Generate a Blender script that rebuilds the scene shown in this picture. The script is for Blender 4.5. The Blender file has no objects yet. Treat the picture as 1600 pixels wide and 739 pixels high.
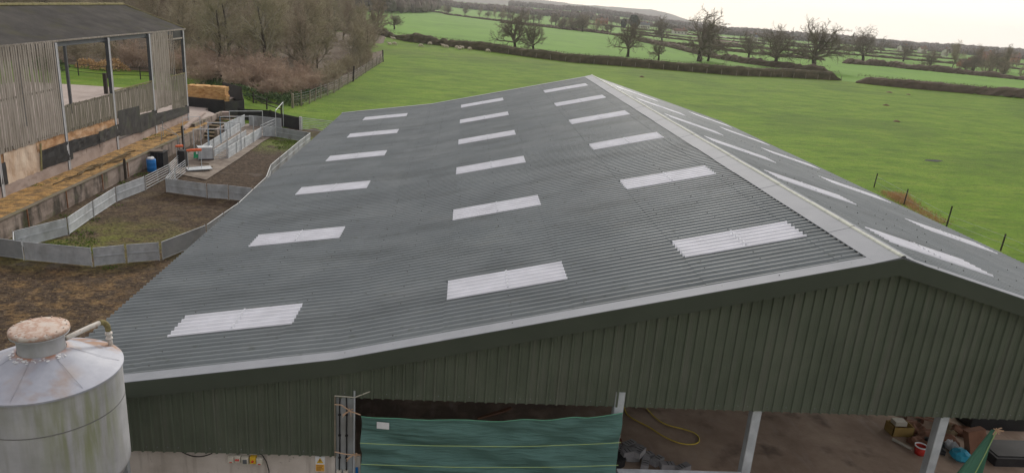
import bpy, bmesh, math, random
from mathutils import Vector, Matrix, noise
R = math.radians
scene = bpy.context.scene
COL = scene.collection

# ---------------------------------------------------------------- camera
cam_d = bpy.data.cameras.new('camera')
cam_d.sensor_width = 36.0
cam_d.lens = 25.586
cam_d.clip_start = 0.1
cam_d.clip_end = 12000
cam = bpy.data.objects.new('camera', cam_d)
COL.objects.link(cam)
cam.matrix_world = Matrix(((0.995910, -0.049856, -0.075353, -9.8632),
                           (-0.056687, 0.304644, -0.950778, -14.6994),
                           (0.070358, 0.951161, 0.300572, 13.0009),
                           (0, 0, 0, 1)))
scene.camera = cam

# ---------------------------------------------------------------- sky and sun
SUN_AZ, SUN_EL = 12.0, 26.0          # clockwise from +Y
world = bpy.data.worlds.new("World")
scene.world = world
world.use_nodes = True
nt = world.node_tree
nt.nodes.clear()
wo = nt.nodes.new('ShaderNodeOutputWorld')
bg = nt.nodes.new('ShaderNodeBackground')
bg.inputs['Strength'].default_value = 0.1
sky = nt.nodes.new('ShaderNodeTexSky')
sky.sky_type = 'NISHITA'
sky.sun_disc = False
sky.sun_elevation = R(SUN_EL)
sky.sun_rotation = R(SUN_AZ)
tc = nt.nodes.new('ShaderNodeTexCoord')
# cloud deck: soft noise, brighter and creamier round the hidden sun
mp = nt.nodes.new('ShaderNodeMapping'); mp.inputs['Scale'].default_value = (1.2, 1.2, 4.5)
nt.links.new(tc.outputs['Generated'], mp.inputs['Vector'])
nz = nt.nodes.new('ShaderNodeTexNoise'); nz.inputs['Scale'].default_value = 1.6; nz.inputs['Detail'].default_value = 5
nt.links.new(mp.outputs['Vector'], nz.inputs['Vector'])
cr = nt.nodes.new('ShaderNodeValToRGB')
cr.color_ramp.elements[0].position = 0.32; cr.color_ramp.elements[0].color = (0.70, 0.66, 0.68, 1)
cr.color_ramp.elements[1].position = 0.68; cr.color_ramp.elements[1].color = (0.98, 0.92, 0.89, 1)
nt.links.new(nz.outputs['Fac'], cr.inputs['Fac'])
dt = nt.nodes.new('ShaderNodeVectorMath'); dt.operation = 'DOT_PRODUCT'
a_, e_ = R(17), R(6)
dt.inputs[1].default_value = (math.sin(a_)*math.cos(e_), math.cos(a_)*math.cos(e_), math.sin(e_))
nt.links.new(tc.outputs['Generated'], dt.inputs[0])
gr = nt.nodes.new('ShaderNodeMapRange'); gr.interpolation_type = 'SMOOTHSTEP'
gr.inputs['From Min'].default_value = 0.55; gr.inputs['From Max'].default_value = 1.0
nt.links.new(dt.outputs['Value'], gr.inputs['Value'])
mx = nt.nodes.new('ShaderNodeMix'); mx.data_type = 'RGBA'
mx.inputs['B'].default_value = (1.05, 0.98, 0.86, 1)
nt.links.new(gr.outputs['Result'], mx.inputs['Factor'])
# the deck is thinner towards the sun and heavier behind the viewer
db = nt.nodes.new('ShaderNodeMapRange'); db.interpolation_type = 'SMOOTHSTEP'
db.inputs['From Min'].default_value = -1.0; db.inputs['From Max'].default_value = .8
db.inputs['To Min'].default_value = .45; db.inputs['To Max'].default_value = 1.0
nt.links.new(dt.outputs['Value'], db.inputs['Value'])
dm = nt.nodes.new('ShaderNodeVectorMath'); dm.operation = 'SCALE'
nt.links.new(cr.outputs['Color'], dm.inputs[0]); nt.links.new(db.outputs['Result'], dm.inputs['Scale'])
nt.links.new(dm.outputs['Vector'], mx.inputs['A'])
sc = nt.nodes.new('ShaderNodeVectorMath'); sc.operation = 'SCALE'; sc.inputs['Scale'].default_value = 9.0
nt.links.new(mx.outputs['Result'], sc.inputs[0])
ms = nt.nodes.new('ShaderNodeMix'); ms.data_type = 'RGBA'; ms.inputs['Factor'].default_value = 0.93
nt.links.new(sky.outputs['Color'], ms.inputs['A'])
nt.links.new(sc.outputs['Vector'], ms.inputs['B'])
nt.links.new(ms.outputs['Result'], bg.inputs['Color'])
nt.links.new(bg.outputs['Background'], wo.inputs['Surface'])

sun_d = bpy.data.lights.new('sun', 'SUN')
sun_d.energy = 1.5
sun_d.angle = R(12)
sun_d.color = (1.0, 0.95, 0.86)
sun = bpy.data.objects.new('sun', sun_d)
COL.objects.link(sun)
sun.rotation_euler = (R(90 - SUN_EL), 0, R(180 - SUN_AZ))
sd = Vector((math.sin(R(SUN_AZ))*math.cos(R(SUN_EL)), math.cos(R(SUN_AZ))*math.cos(R(SUN_EL)), math.sin(R(SUN_EL))))
sun.rotation_euler = sd.to_track_quat('Z', 'Y').to_euler()

scene.render.engine = 'CYCLES'
scene.view_settings.view_transform = 'Standard'
scene.view_settings.look = 'None'
scene.view_settings.exposure = 0.56
scene.view_settings.gamma = 1.0
scene.cycles.max_bounces = 8
scene.cycles.transparent_max_bounces = 8

# ---------------------------------------------------------------- helpers
def smooth(a, b, x):
    t = min(1.0, max(0.0, (x-a)/(b-a)))
    return t*t*(3-2*t)

class MB:
    def __init__(s): s.v = []; s.f = []; s.m = []
    def q(s, pts, m=0):
        n = len(s.v); s.v += [tuple(p) for p in pts]; s.f.append(tuple(range(n, n+len(pts)))); s.m.append(m)
    def box(s, x0, x1, y0, y1, z0, z1, m=0):
        n = len(s.v)
        s.v += [(x0,y0,z0),(x1,y0,z0),(x1,y1,z0),(x0,y1,z0),(x0,y0,z1),(x1,y0,z1),(x1,y1,z1),(x0,y1,z1)]
        s.f += [(n,n+3,n+2,n+1),(n+4,n+5,n+6,n+7),(n,n+1,n+5,n+4),(n+1,n+2,n+6,n+5),(n+2,n+3,n+7,n+6),(n+3,n,n+4,n+7)]
        s.m += [m]*6
    def obox(s, c, ax, ay, az, m=0):
        c, ax, ay, az = map(Vector, (c, ax, ay, az))
        n = len(s.v)
        for k in (-1, 1):
            for i, j in ((-1,-1),(1,-1),(1,1),(-1,1)):
                s.v.append(tuple(c + ax*i + ay*j + az*k))
        s.f += [(n,n+3,n+2,n+1),(n+4,n+5,n+6,n+7),(n,n+1,n+5,n+4),(n+1,n+2,n+6,n+5),(n+2,n+3,n+7,n+6),(n+3,n,n+4,n+7)]
        s.m += [m]*6
    def beam(s, a, b, w, h, m=0, up=(0,0,1)):
        a, b = Vector(a), Vector(b); d = b-a
        if d.length < 1e-6: return
        u = Vector(up)
        if abs(d.normalized().dot(u)) > .98: u = Vector((0,1,0))
        sx = d.cross(u).normalized(); sz = sx.cross(d).normalized()
        s.obox((a+b)/2, d/2, sx*(w/2), sz*(h/2), m)
    def tube(s, pts, r, n=6, m=0, cap=True):
        pts = [Vector(p) for p in pts]
        if not hasattr(r, '__len__'): r = [r]*len(pts)
        base = len(s.v); prev = None
        for i, p in enumerate(pts):
            d = (pts[min(i+1, len(pts)-1)] - pts[max(i-1, 0)])
            d = d.normalized() if d.length > 1e-9 else Vector((0,0,1))
            if prev is None:
                u = d.orthogonal().normalized()
            else:
                u = prev - d*prev.dot(d)
                u = u.normalized() if u.length > 1e-6 else d.orthogonal().normalized()
            prev = u; w = d.cross(u)
            for k in range(n):
                a = 2*math.pi*k/n
                s.v.append(tuple(p + (u*math.cos(a) + w*math.sin(a))*r[i]))
        for i in range(len(pts)-1):
            for k in range(n):
                a = base+i*n+k; b = base+i*n+(k+1) % n
                s.f.append((a, b, b+n, a+n)); s.m.append(m)
        if cap and n > 3:
            s.f.append(tuple(base+k for k in reversed(range(n)))); s.m.append(m)
            e = base+(len(pts)-1)*n
            s.f.append(tuple(e+k for k in range(n))); s.m.append(m)
    def lathe(s, prof, c=(0,0), n=48, m=0):
        base = len(s.v)
        for r, z in prof:
            for k in range(n):
                a = 2*math.pi*k/n
                s.v.append((c[0]+r*math.cos(a), c[1]+r*math.sin(a), z))
        for i in range(len(prof)-1):
            for k in range(n):
                a = base+i*n+k; b = base+i*n+(k+1) % n
                s.f.append((a, b, b+n, a+n)); s.m.append(m)
    def prism(s, poly, z0, z1, m=0):
        n = len(s.v); k = len(poly)
        s.v += [(x, y, z0) for x, y in poly] + [(x, y, z1) for x, y in poly]
        s.f.append(tuple(reversed(range(n, n+k)))); s.f.append(tuple(range(n+k, n+2*k))); s.m += [m, m]
        for i in range(k):
            j = (i+1) % k
            s.f.append((n+i, n+j, n+k+j, n+k+i)); s.m.append(m)
    def build(s, name, mats, parent=None, smooth_=False, off=None):
        me = bpy.data.meshes.new(name)
        o_ = Vector((0,0,0))
        if parent is not None and off is None:
            p = parent
            while p is not None:
                o_ += p.location; p = p.parent
        v = [(a[0]-o_.x, a[1]-o_.y, a[2]-o_.z) for a in s.v]
        me.from_pydata(v, [], s.f)
        if not isinstance(mats, (list, tuple)): mats = [mats]
        for mm in mats: me.materials.append(mm)
        if len(mats) > 1: me.polygons.foreach_set('material_index', s.m)
        if smooth_: me.polygons.foreach_set('use_smooth', [True]*len(s.f))
        me.update()
        ob = bpy.data.objects.new(name, me)
        COL.objects.link(ob)
        if parent is not None: ob.parent = parent
        return ob

def tag(o, label=None, cat=None, group=None, kind=None):
    if label: o['label'] = label
    if cat: o['category'] = cat
    if group: o['group'] = group
    if kind: o['kind'] = kind
    return o
def thing(name, loc, label, cat, group=None):
    o = bpy.data.objects.new(name, None); COL.objects.link(o)
    o.location = loc; o.empty_display_size = .2
    return tag(o, label, cat, group)
def kids(o): return [c for c in bpy.data.objects if c.parent == o]
def copy_tree(o, ch_map):
    c = o.copy(); COL.objects.link(c)
    for k in ch_map:
        d = k.copy(); COL.objects.link(d); d.parent = c
    return c
def struct(name, mb, mat, smooth_=False):
    return tag(mb.build(name, mat, None, smooth_), kind='structure')

# ---------------------------------------------------------------- materials
def N(nt, t, **kw):
    n = nt.nodes.new(t)
    for k, v in kw.items(): setattr(n, k, v)
    return n
def mat(name, cols, scale=3.0, rough=.8, bump=0.0, bscale=None, metal=0.0, stretch=(1,1,1), detail=6, pos=None,
        spec=.3, extra=None, second=None, rot=None):
    """noise-mixed colours; extra(nt, colour_socket, coord_socket) may return a new colour socket"""
    m = bpy.data.materials.new(name); m.use_nodes = True
    nt = m.node_tree; b = nt.nodes['Principled BSDF']
    b.inputs['Roughness'].default_value = rough
    b.inputs['Metallic'].default_value = metal
    b.inputs['Specular IOR Level'].default_value = spec
    tc = N(nt, 'ShaderNodeTexCoord'); mp = N(nt, 'ShaderNodeMapping')
    mp.inputs['Scale'].default_value = stretch
    if rot: mp.inputs['Rotation'].default_value = rot
    nt.links.new(tc.outputs['Object'], mp.inputs['Vector'])
    nz = N(nt, 'ShaderNodeTexNoise'); nz.inputs['Scale'].default_value = scale; nz.inputs['Detail'].default_value = detail
    nz.inputs['Roughness'].default_value = .62
    nt.links.new(mp.outputs['Vector'], nz.inputs['Vector'])
    cr = N(nt, 'ShaderNodeValToRGB'); e = cr.color_ramp.elements
    k = len(cols)
    pos = pos or [0.3+0.4*i/max(1, k-1) for i in range(k)]
    e[0].position = pos[0]; e[0].color = (*cols[0], 1)
    e[1].position = pos[-1]; e[1].color = (*cols[-1], 1)
    for i in range(1, k-1):
        x = e.new(pos[i]); x.color = (*cols[i], 1)
    nt.links.new(nz.outputs['Fac'], cr.inputs['Fac'])
    col = cr.outputs['Color']
    if extra: col = extra(nt, col, tc.outputs['Object'])
    nt.links.new(col, b.inputs['Base Color'])
    if bump:
        bn = N(nt, 'ShaderNodeTexNoise'); bn.inputs['Scale'].default_value = bscale or scale*4; bn.inputs['Detail'].default_value = 4
        nt.links.new(mp.outputs['Vector'], bn.inputs['Vector'])
        bp = N(nt, 'ShaderNodeBump'); bp.inputs['Strength'].default_value = 1.0; bp.inputs['Distance'].default_value = bump
        nt.links.new(bn.outputs['Fac'], bp.inputs['Height']); nt.links.new(bp.outputs['Normal'], b.inputs['Normal'])
    return m
def overlay(colour, scale, lo, hi, stretch=(1,1,1), amount=1.0, detail=5, seed=0.0, mode='MIX', mask=None):
    """a noise-masked second colour, as an 'extra'"""
    def f(nt, col, coord):
        mp = N(nt, 'ShaderNodeMapping'); mp.inputs['Scale'].default_value = stretch; mp.inputs['Location'].default_value = (seed, seed*1.7, seed*.6)
        nt.links.new(coord, mp.inputs['Vector'])
        nz = N(nt, 'ShaderNodeTexNoise'); nz.inputs['Scale'].default_value = scale; nz.inputs['Detail'].default_value = detail
        nt.links.new(mp.outputs['Vector'], nz.inputs['Vector'])
        mr = N(nt, 'ShaderNodeMapRange'); mr.inputs['From Min'].default_value = lo; mr.inputs['From Max'].default_value = hi
        mr.inputs['To Max'].default_value = amount
        nt.links.new(nz.outputs['Fac'], mr.inputs['Value'])
        fac = mr.outputs['Result']
        if mask is not None:
            mk = mask(nt, coord)
            mu = N(nt, 'ShaderNodeMath', operation='MULTIPLY'); nt.links.new(fac, mu.inputs[0]); nt.links.new(mk, mu.inputs[1]); fac = mu.outputs[0]
        mx = N(nt, 'ShaderNodeMix', data_type='RGBA', blend_type=mode)
        mx.inputs['B'].default_value = (*colour, 1)
        nt.links.new(fac, mx.inputs['Factor']); nt.links.new(col, mx.inputs['A'])
        return mx.outputs['Result']
    return f
def chain(*fs):
    def f(nt, col, coord):
        for g in fs: col = g(nt, col, coord)
        return col
    return f
def near(px, py, pz, r0, r1, sx=1, sy=1, sz=1):
    """mask: 1 inside radius r0 of a place, 0 beyond r1 (a stain with its own spot)"""
    def f(nt, coord):
        sb = N(nt, 'ShaderNodeVectorMath', operation='SUBTRACT'); sb.inputs[1].default_value = (px, py, pz); nt.links.new(coord, sb.inputs[0])
        ml = N(nt, 'ShaderNodeVectorMath', operation='MULTIPLY'); ml.inputs[1].default_value = (sx, sy, sz); nt.links.new(sb.outputs[0], ml.inputs[0])
        ln = N(nt, 'ShaderNodeVectorMath', operation='LENGTH'); nt.links.new(ml.outputs[0], ln.inputs[0])
        mr = N(nt, 'ShaderNodeMapRange'); mr.inputs['From Min'].default_value = r1; mr.inputs['From Max'].default_value = r0
        nt.links.new(ln.outputs['Value'], mr.inputs['Value'])
        return mr.outputs['Result']
    return f
def sheetvar(px, py, amount):
    """each roof sheet a slightly different tone"""
    def f(nt, col, coord):
        sn = N(nt, 'ShaderNodeVectorMath', operation='SNAP'); sn.inputs[1].default_value = (px, py, 100)
        nt.links.new(coord, sn.inputs[0])
        wn = N(nt, 'ShaderNodeTexWhiteNoise'); nt.links.new(sn.outputs[0], wn.inputs['Vector'])
        mr = N(nt, 'ShaderNodeMapRange'); mr.inputs['To Min'].default_value = 1-amount; mr.inputs['To Max'].default_value = 1+amount
        nt.links.new(wn.outputs['Value'], mr.inputs['Value'])
        sc = N(nt, 'ShaderNodeVectorMath', operation='SCALE'); nt.links.new(col, sc.inputs[0]); nt.links.new(mr.outputs['Result'], sc.inputs['Scale'])
        return sc.outputs[0]
    return f

M = {}
M['field'] = mat('field_grass', [(.078,.150,.014),(.115,.206,.019),(.158,.246,.027)], .16, .95, .09, 4.5, stretch=(1,1.6,1), spec=.1,
    extra=chain(overlay((.185,.235,.040), .55, .50, .74, (.6,1.5,1), .65, 9, 3),
                overlay((.050,.095,.016), 1.1, .54, .72, (.35,1,1), .65, 9, 9),
                overlay((.048,.090,.016), 4.0, .5, .72, (1,1,1), .6, 5, 21), overlay((.20,.23,.06), 2.6, .58, .72, (.6,1,1), .5, 6, 41), overlay((.045,.080,.018), .05, .5, .62, (1,1,1), .35, 5, 51), overlay((.11,.13,.04), .9, .42, .6, (1,1,1), .55, 7, 52, mask=near(10,178,0, 5, 12, .08, 1)),
                overlay((.10,.085,.035), .8, .62, .74, (1,1,1), .6, 6, 5, mask=near(-24,68,0, 6, 22))))
M['far_field'] = mat('far_field_grass', [(.105,.215,.032),(.124,.243,.038),(.142,.262,.046)], .02, .95, 0, spec=.1,
    extra=overlay((.080,.150,.040), .15, .5, .8, (1,.3,1), .5, 5, 2))
M['plough'] = mat('ploughed_earth', [(.16,.11,.075),(.21,.15,.10)], .1, .95)
M['mud'] = mat('mud', [(.036,.026,.019),(.072,.052,.037),(.125,.092,.064)], 2.4, .92, .08, 7, spec=.12, detail=9,
    extra=chain(overlay((.27,.17,.075), 1.3, .46, .66, (1,1,1), .7, 10, 4, mask=near(-30,14.5,0, 2, 9, .7, 1.3)),
                overlay((.30,.22,.10), 9, .60, .68, (1,1,1), .6, 4, 8, mask=near(-28,14,0, 8, 20)),
                overlay((.14,.15,.035), .8, .38, .58, (1,1,1), .85, 8, 14, mask=near(-28.6,21.8,0, 1.5, 5, .7, 1)),
                overlay((.12,.16,.03), .9, .32, .5, (1,1,1), .95, 8, 11, mask=near(-25.2,51.2,0, 1.6, 5.0, 1, .8)),
                overlay((.15,.115,.060), 1.0, .48, .64, (1,1,1), .5, 9, 17, mask=near(-27,27,0, 3, 11)),
                overlay((.035,.024,.018), 5.2, .50, .62, (1,1,1), .8, 7, 33), overlay((.26,.18,.085), 13, .63, .70, (1,1,1), .5, 3, 43), overlay((.15,.13,.115), .5, .64, .70, (1,1,1), .4, 4, 63)))
M['pad'] = mat('yard_concrete', [(.12,.095,.075),(.20,.165,.135),(.27,.23,.19)], 1.2, .75, .01, spec=.3,
    extra=overlay((.08,.055,.04), .9, .5, .65, (1,1,1), .7, 7, 2))
M['chips'] = mat('wood_chips', [(.20,.115,.038),(.40,.235,.080),(.48,.30,.115)], 1.1, .95, .05, 14, detail=9,
    extra=chain(overlay((.13,.085,.045), 2.0, .46, .62, amount=.75, seed=3), overlay((.10,.07,.03), 7, .52, .66, amount=.75), overlay((.12,.13,.03), .7, .62, .75, amount=.7, seed=7)))
M['floor_in'] = mat('shed_floor', [(.30,.220,.165),(.42,.315,.240),(.55,.430,.335)], .55, .8, .012, 10, detail=9,
    extra=chain(overlay((.11,.08,.065), .9, .58, .72, (1,1,1), .8, 7, 4),
                overlay((.10,.072,.06), .9, .30, .5, (1,1,1), .7, 6, 6, mask=near(-10.5,7,0, 2.2, 4.5, .6, 1)),
                overlay((.52,.43,.37), 2.3, .55, .75, (1.6,.4,1), .4, 7, 8)))
M['roof'] = mat('fibre_cement_roof', [(.158,.183,.192),(.185,.211,.219),(.215,.240,.246)], .5, .50, 0, spec=.5, detail=8,
    extra=chain(sheetvar(2.975,1.1755,.05), overlay((.110,.128,.130), .35, .5, .7, (1,2.5,1), .55, 7, 3), overlay((.23,.24,.22), 2.4, .60, .74, (.25,2.2,1), .35, 8, 13), overlay((.10,.115,.10), 9, .62, .72, (.5,1,1), .5, 4, 31)))
M['roof_trim'] = mat('pale_roof_flashing', [(.225,.240,.268),(.262,.278,.305)], 1.3, .7, 0, spec=.15,
    extra=overlay((.20,.22,.235), 2.0, .55, .75, amount=.5))
M['ridge_lichen'] = mat('ridge_roll', [(.46,.48,.43),(.56,.58,.51),(.38,.40,.37)], 4, .9, spec=.1)
M['dark'] = mat('dark_gap', [(.012,.012,.012),(.02,.02,.02)], 3, .9)
M['bolt'] = mat('bolt_cap', [(.05,.055,.055),(.09,.09,.09)], 3, .6)
def translucent(name, c, f=.35, stripes=None, rough=.5):
    m = bpy.data.materials.new(name); m.use_nodes = True; nt = m.node_tree; nt.nodes.clear()
    o = N(nt, 'ShaderNodeOutputMaterial'); d = N(nt, 'ShaderNodeBsdfPrincipled'); t = N(nt, 'ShaderNodeBsdfTranslucent')
    tc = N(nt, 'ShaderNodeTexCoord'); nz = N(nt, 'ShaderNodeTexNoise'); nz.inputs['Scale'].default_value = 1.7; nz.inputs['Detail'].default_value = 6
    nt.links.new(tc.outputs['Object'], nz.inputs['Vector'])
    cr = N(nt, 'ShaderNodeValToRGB'); cr.color_ramp.elements[0].position = .3; cr.color_ramp.elements[1].position = .7
    cr.color_ramp.elements[0].color = (*[x*.85 for x in c], 1); cr.color_ramp.elements[1].color = (*c, 1)
    nt.links.new(nz.outputs['Fac'], cr.inputs['Fac'])
    nt.links.new(cr.outputs['Color'], d.inputs['Base Color']); nt.links.new(cr.outputs['Color'], t.inputs['Color'])
    if stripes:
        mp = N(nt, 'ShaderNodeMapping'); mp.inputs['Rotation'].default_value = (0, R(28), 0); mp.inputs['Scale'].default_value = (.6, 1, 5)
        nt.links.new(tc.outputs['Object'], mp.inputs['Vector'])
        n2_ = N(nt, 'ShaderNodeTexNoise'); n2_.inputs['Scale'].default_value = 2.2; n2_.inputs['Detail'].default_value = 7
        nt.links.new(mp.outputs['Vector'], n2_.inputs['Vector'])
        bp = N(nt, 'ShaderNodeBump'); bp.inputs['Distance'].default_value = .09; nt.links.new(n2_.outputs['Fac'], bp.inputs['Height']); nt.links.new(bp.outputs['Normal'], d.inputs['Normal'])
    d.inputs['Roughness'].default_value = rough; d.inputs['Specular IOR Level'].default_value = .4
    x = N(nt, 'ShaderNodeMixShader'); x.inputs['Fac'].default_value = f
    nt.links.new(d.outputs[0], x.inputs[1]); nt.links.new(t.outputs[0], x.inputs[2]); nt.links.new(x.outputs[0], o.inputs['Surface'])
    return m
M['rooflight'] = translucent('rooflight_sheet', (.90,.92,.98), .22)
M['rl_bar'] = mat('rooflight_bar', [(.70,.72,.76),(.78,.80,.84)], 3, .5)
M['green_clad'] = mat('dark_green_cladding', [(.088,.108,.078),(.108,.131,.096),(.130,.152,.114)], .8, .45, 0, spec=.4, detail=7,
    extra=chain(overlay((.150,.155,.130), 1.6, .50, .75, (3,3,.25), .6, 8, 4), overlay((.12,.13,.11), 14, .70, .76, (1,1,.7), .5, 3, 6)))
M['green_trim'] = mat('dark_green_flashing', [(.056,.069,.052),(.068,.082,.062)], .8, .5, 0, spec=.35)
M['concrete'] = mat('wall_concrete', [(.45,.41,.36),(.57,.525,.475),(.64,.60,.55)], 1.0, .85, .004, 20, detail=8,
    extra=chain(overlay((.27,.23,.19), 2.2, .52, .72, (3,3,.3), .6, 7, 4), overlay((.15,.12,.10), 6, .66, .72, amount=.6, seed=3)))
M['block'] = mat('old_blockwork', [(.19,.15,.12),(.30,.245,.21),(.38,.32,.28)], .8, .9, .02, 8, detail=9,
    extra=chain(overlay((.050,.045,.035), 1.1, .48, .64, (1.5,1.5,.5), .85, 8, 4), overlay((.13,.15,.06), 1.0, .56, .7, (1,1,1), .6, 7, 9)))
M['base'] = mat('pink_base_wall', [(.30,.235,.205),(.40,.325,.29),(.46,.385,.35)], .8, .9, .01, 8, detail=8,
    extra=overlay((.20,.16,.14), 1.2, .52, .68, (1,1,2), .6, 7, 4))
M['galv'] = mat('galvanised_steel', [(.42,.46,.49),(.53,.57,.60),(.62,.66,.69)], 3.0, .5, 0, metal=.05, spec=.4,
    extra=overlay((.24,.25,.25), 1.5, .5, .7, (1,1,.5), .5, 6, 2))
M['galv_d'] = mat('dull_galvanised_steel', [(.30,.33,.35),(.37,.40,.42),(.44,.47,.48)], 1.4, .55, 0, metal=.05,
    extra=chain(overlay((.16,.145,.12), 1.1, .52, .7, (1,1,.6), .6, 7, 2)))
M['silo'] = mat('weathered_silo_steel', [(.33,.34,.355),(.42,.43,.45),(.50,.51,.53)], 1.3, .6, .0015, 14, metal=0, detail=9,
    extra=chain(overlay((.30,.30,.285), 3.0, .45, .7, (2.2,2.2,.25), .5, 8, 4),
                overlay((.22,.25,.10), 2.2, .36, .60, (3.0,3.0,.35), .75, 9, 12, mask=near(1.03,-.76,5.15, .25, 1.05, 1, 1, .62)),
                overlay((.22,.24,.13), 2.2, .40, .6, (3.0,3.0,.3), .6, 9, 3, mask=near(.62,-1.12,5.65, .15, .9, 1, 1, 1.7))))
M['silo_cone'] = mat('silo_cone_steel', [(.30,.32,.38),(.37,.39,.45),(.44,.46,.51)], 1.8, .5, .002, 10, metal=.0, detail=9,
    extra=chain(overlay((.30,.20,.13), 2.2, .42, .6, (1,1,1), .75, 10, 4, mask=near(.50,-.85,6.08, .2, .7, 1, 1, 1)),
                overlay((.36,.17,.09), 5.0, .35, .55, (1,1,1), .85, 8, 8, mask=near(0,0,6.36, .42, .52, 1, 1, 1)),
                overlay((.28,.15,.08), 3.0, .40, .52, (1,1,1), .9, 8, 15, mask=near(.55,1.0,6.05, .35, .6, .8, 1.4, 1)),
                overlay((.34,.25,.18), 3.0, .60, .72, (1,1,1), .5, 8, 25)))
M['silo_lid'] = mat('rusty_lid', [(.50,.47,.44),(.50,.41,.35),(.38,.25,.19),(.54,.49,.44)], 3.2, .8, .003, 20, detail=10, pos=[.36,.46,.54,.62])
M['rust'] = mat('rust', [(.20,.09,.045),(.30,.15,.08)], 8, .9)
M['limb'] = mat('pale_mossy_limbs', [(.17,.155,.115),(.29,.265,.205),(.38,.36,.29)], 1.0, .95)
M['pipe'] = mat('old_plastic_pipe', [(.50,.47,.42),(.62,.60,.56),(.40,.26,.18)], 7, .7, pos=[.35,.55,.72])
M['moss'] = mat('moss', [(.16,.14,.06),(.27,.23,.11)], 14, .95, .01)
M['old_roof'] = mat('mossy_old_roof', [(.055,.052,.048),(.080,.076,.070),(.112,.105,.092)], .6, .9, .01, 9, detail=9,
    extra=chain(overlay((.085,.085,.040), .7, .52, .7, (1,.5,1), .6, 8, 3), overlay((.16,.15,.14), 9, .66, .74, amount=.5, seed=5)))
M['roof_moss'] = mat('edge_moss', [(.16,.15,.06),(.25,.22,.11)], 4, .95, .02)
M['slat'] = mat('weathered_board', [(.20,.175,.145),(.30,.27,.235),(.40,.37,.325)], 1.3, .9, 0, stretch=(5,5,.5), detail=8,
    extra=overlay((.13,.115,.085), .35, .48, .66, (1,1,1), .6, 7, 2))
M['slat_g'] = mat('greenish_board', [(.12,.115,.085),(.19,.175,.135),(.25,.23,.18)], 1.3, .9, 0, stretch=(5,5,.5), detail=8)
M['steel_post'] = mat('barn_post', [(.09,.10,.11),(.13,.14,.15)], 3, .7)
M['white_post'] = mat('white_painted_flange', [(.45,.46,.48),(.60,.61,.63)], 3, .7)
M['chipboard'] = mat('broken_board', [(.30,.15,.065),(.50,.30,.16),(.62,.46,.33)], 1.1, .9, .02, 5, detail=10, stretch=(1,1,2))
M['pale_board'] = mat('pale_delaminated_board', [(.42,.28,.18),(.60,.47,.36),(.68,.58,.47)], 1.4, .9, .02, 6, detail=9, stretch=(1,1,.6))
M['black'] = mat('black_sheet', [(.016,.017,.020),(.026,.027,.030),(.042,.042,.044)], 1.2, .6, .004, 6, detail=8)
M['black_g'] = mat('greyed_black_sheet', [(.030,.030,.032),(.048,.047,.048),(.06,.07,.045)], 1.2, .7, .004, 6, detail=8)
M['barn_floor'] = mat('barn_floor', [(.30,.25,.22),(.40,.34,.31)], .6, .85)
M['bark'] = mat('grey_bark', [(.13,.118,.085),(.20,.18,.13),(.27,.245,.18)], 2.0, .95)
M['bark_d'] = mat('dark_bark', [(.045,.038,.030),(.075,.062,.048)], 2.0, .95)
M['twig'] = mat('olive_twigs', [(.28,.245,.17),(.38,.335,.24),(.47,.42,.31)], .4, .95)
M['twig_b'] = mat('brown_twigs', [(.27,.22,.165),(.37,.31,.24)], .4, .95)
M['twig_d'] = mat('dark_twigs', [(.17,.145,.115),(.26,.225,.18)], .4, .95)
M['twig_p'] = mat('pinkish_twigs', [(.36,.27,.205),(.52,.41,.325)], .5, .95)
M['hedge'] = mat('bare_hedge', [(.060,.056,.032),(.098,.084,.050),(.14,.118,.074)], .5, .95)
M['hedge_b'] = mat('brown_hedge', [(.105,.080,.060),(.155,.120,.090)], .3, .95)
M['bramble'] = mat('bramble_leaf', [(.035,.070,.020),(.070,.125,.040),(.12,.16,.07)], 1.0, .8)
M['bracken'] = mat('dead_bracken', [(.40,.25,.12),(.58,.40,.22)], 1.5, .95)
M['wood'] = mat('fence_wood', [(.16,.14,.11),(.26,.23,.18),(.33,.30,.24)], 2, .9, stretch=(4,4,1))
M['wood_d'] = mat('dark_fence_wood', [(.030,.027,.024),(.06,.052,.044)], 2, .9)
M['plank'] = mat('old_planks', [(.10,.07,.035),(.17,.125,.065)], 4, .9)
M['sheep'] = mat('wool', [(.50,.43,.33),(.66,.60,.49)], 6, .95, .02, 30)
M['sheep_face'] = mat('sheep_face', [(.30,.25,.21),(.45,.39,.33)], 6, .9)
M['net'] = translucent('green_netting', (.150,.300,.272), .3, rough=.85, stripes=True)
M['rope_y'] = mat('yellow_green_rope', [(.42,.52,.16),(.34,.55,.30)], 5, .8)
M['rope_g'] = mat('green_rope', [(.12,.42,.27),(.20,.50,.33)], 5, .8)
M['twine'] = mat('orange_twine', [(.50,.32,.20),(.62,.45,.32)], 9, .9)
M['white'] = mat('white_plastic', [(.68,.70,.72),(.78,.80,.82)], 6, .5)
M['cream'] = mat('cream_plastic', [(.52,.50,.42),(.62,.60,.52)], 6, .5)
M['yellow'] = mat('yellow_plastic', [(.62,.40,.03),(.70,.47,.05)], 6, .5)
M['red'] = mat('red_plastic', [(.50,.03,.02),(.62,.05,.04)], 6, .5)
M['orange'] = mat('orange_foam', [(.72,.14,.05),(.82,.20,.09)], 6, .6)
M['greenp'] = mat('green_plastic', [(.02,.28,.12),(.03,.36,.17)], 6, .5)
M['blue'] = mat('blue_plastic', [(.01,.16,.50),(.02,.22,.60)], 3, .45)
M['blue_l'] = mat('pale_blue_paint', [(.18,.33,.48),(.24,.40,.55)], 3, .6)
M['cyan'] = mat('blue_bag', [(.02,.30,.48),(.06,.45,.62)], 9, .5)
M['cable'] = mat('black_cable', [(.012,.012,.014),(.02,.02,.022)], 3, .6)
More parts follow.
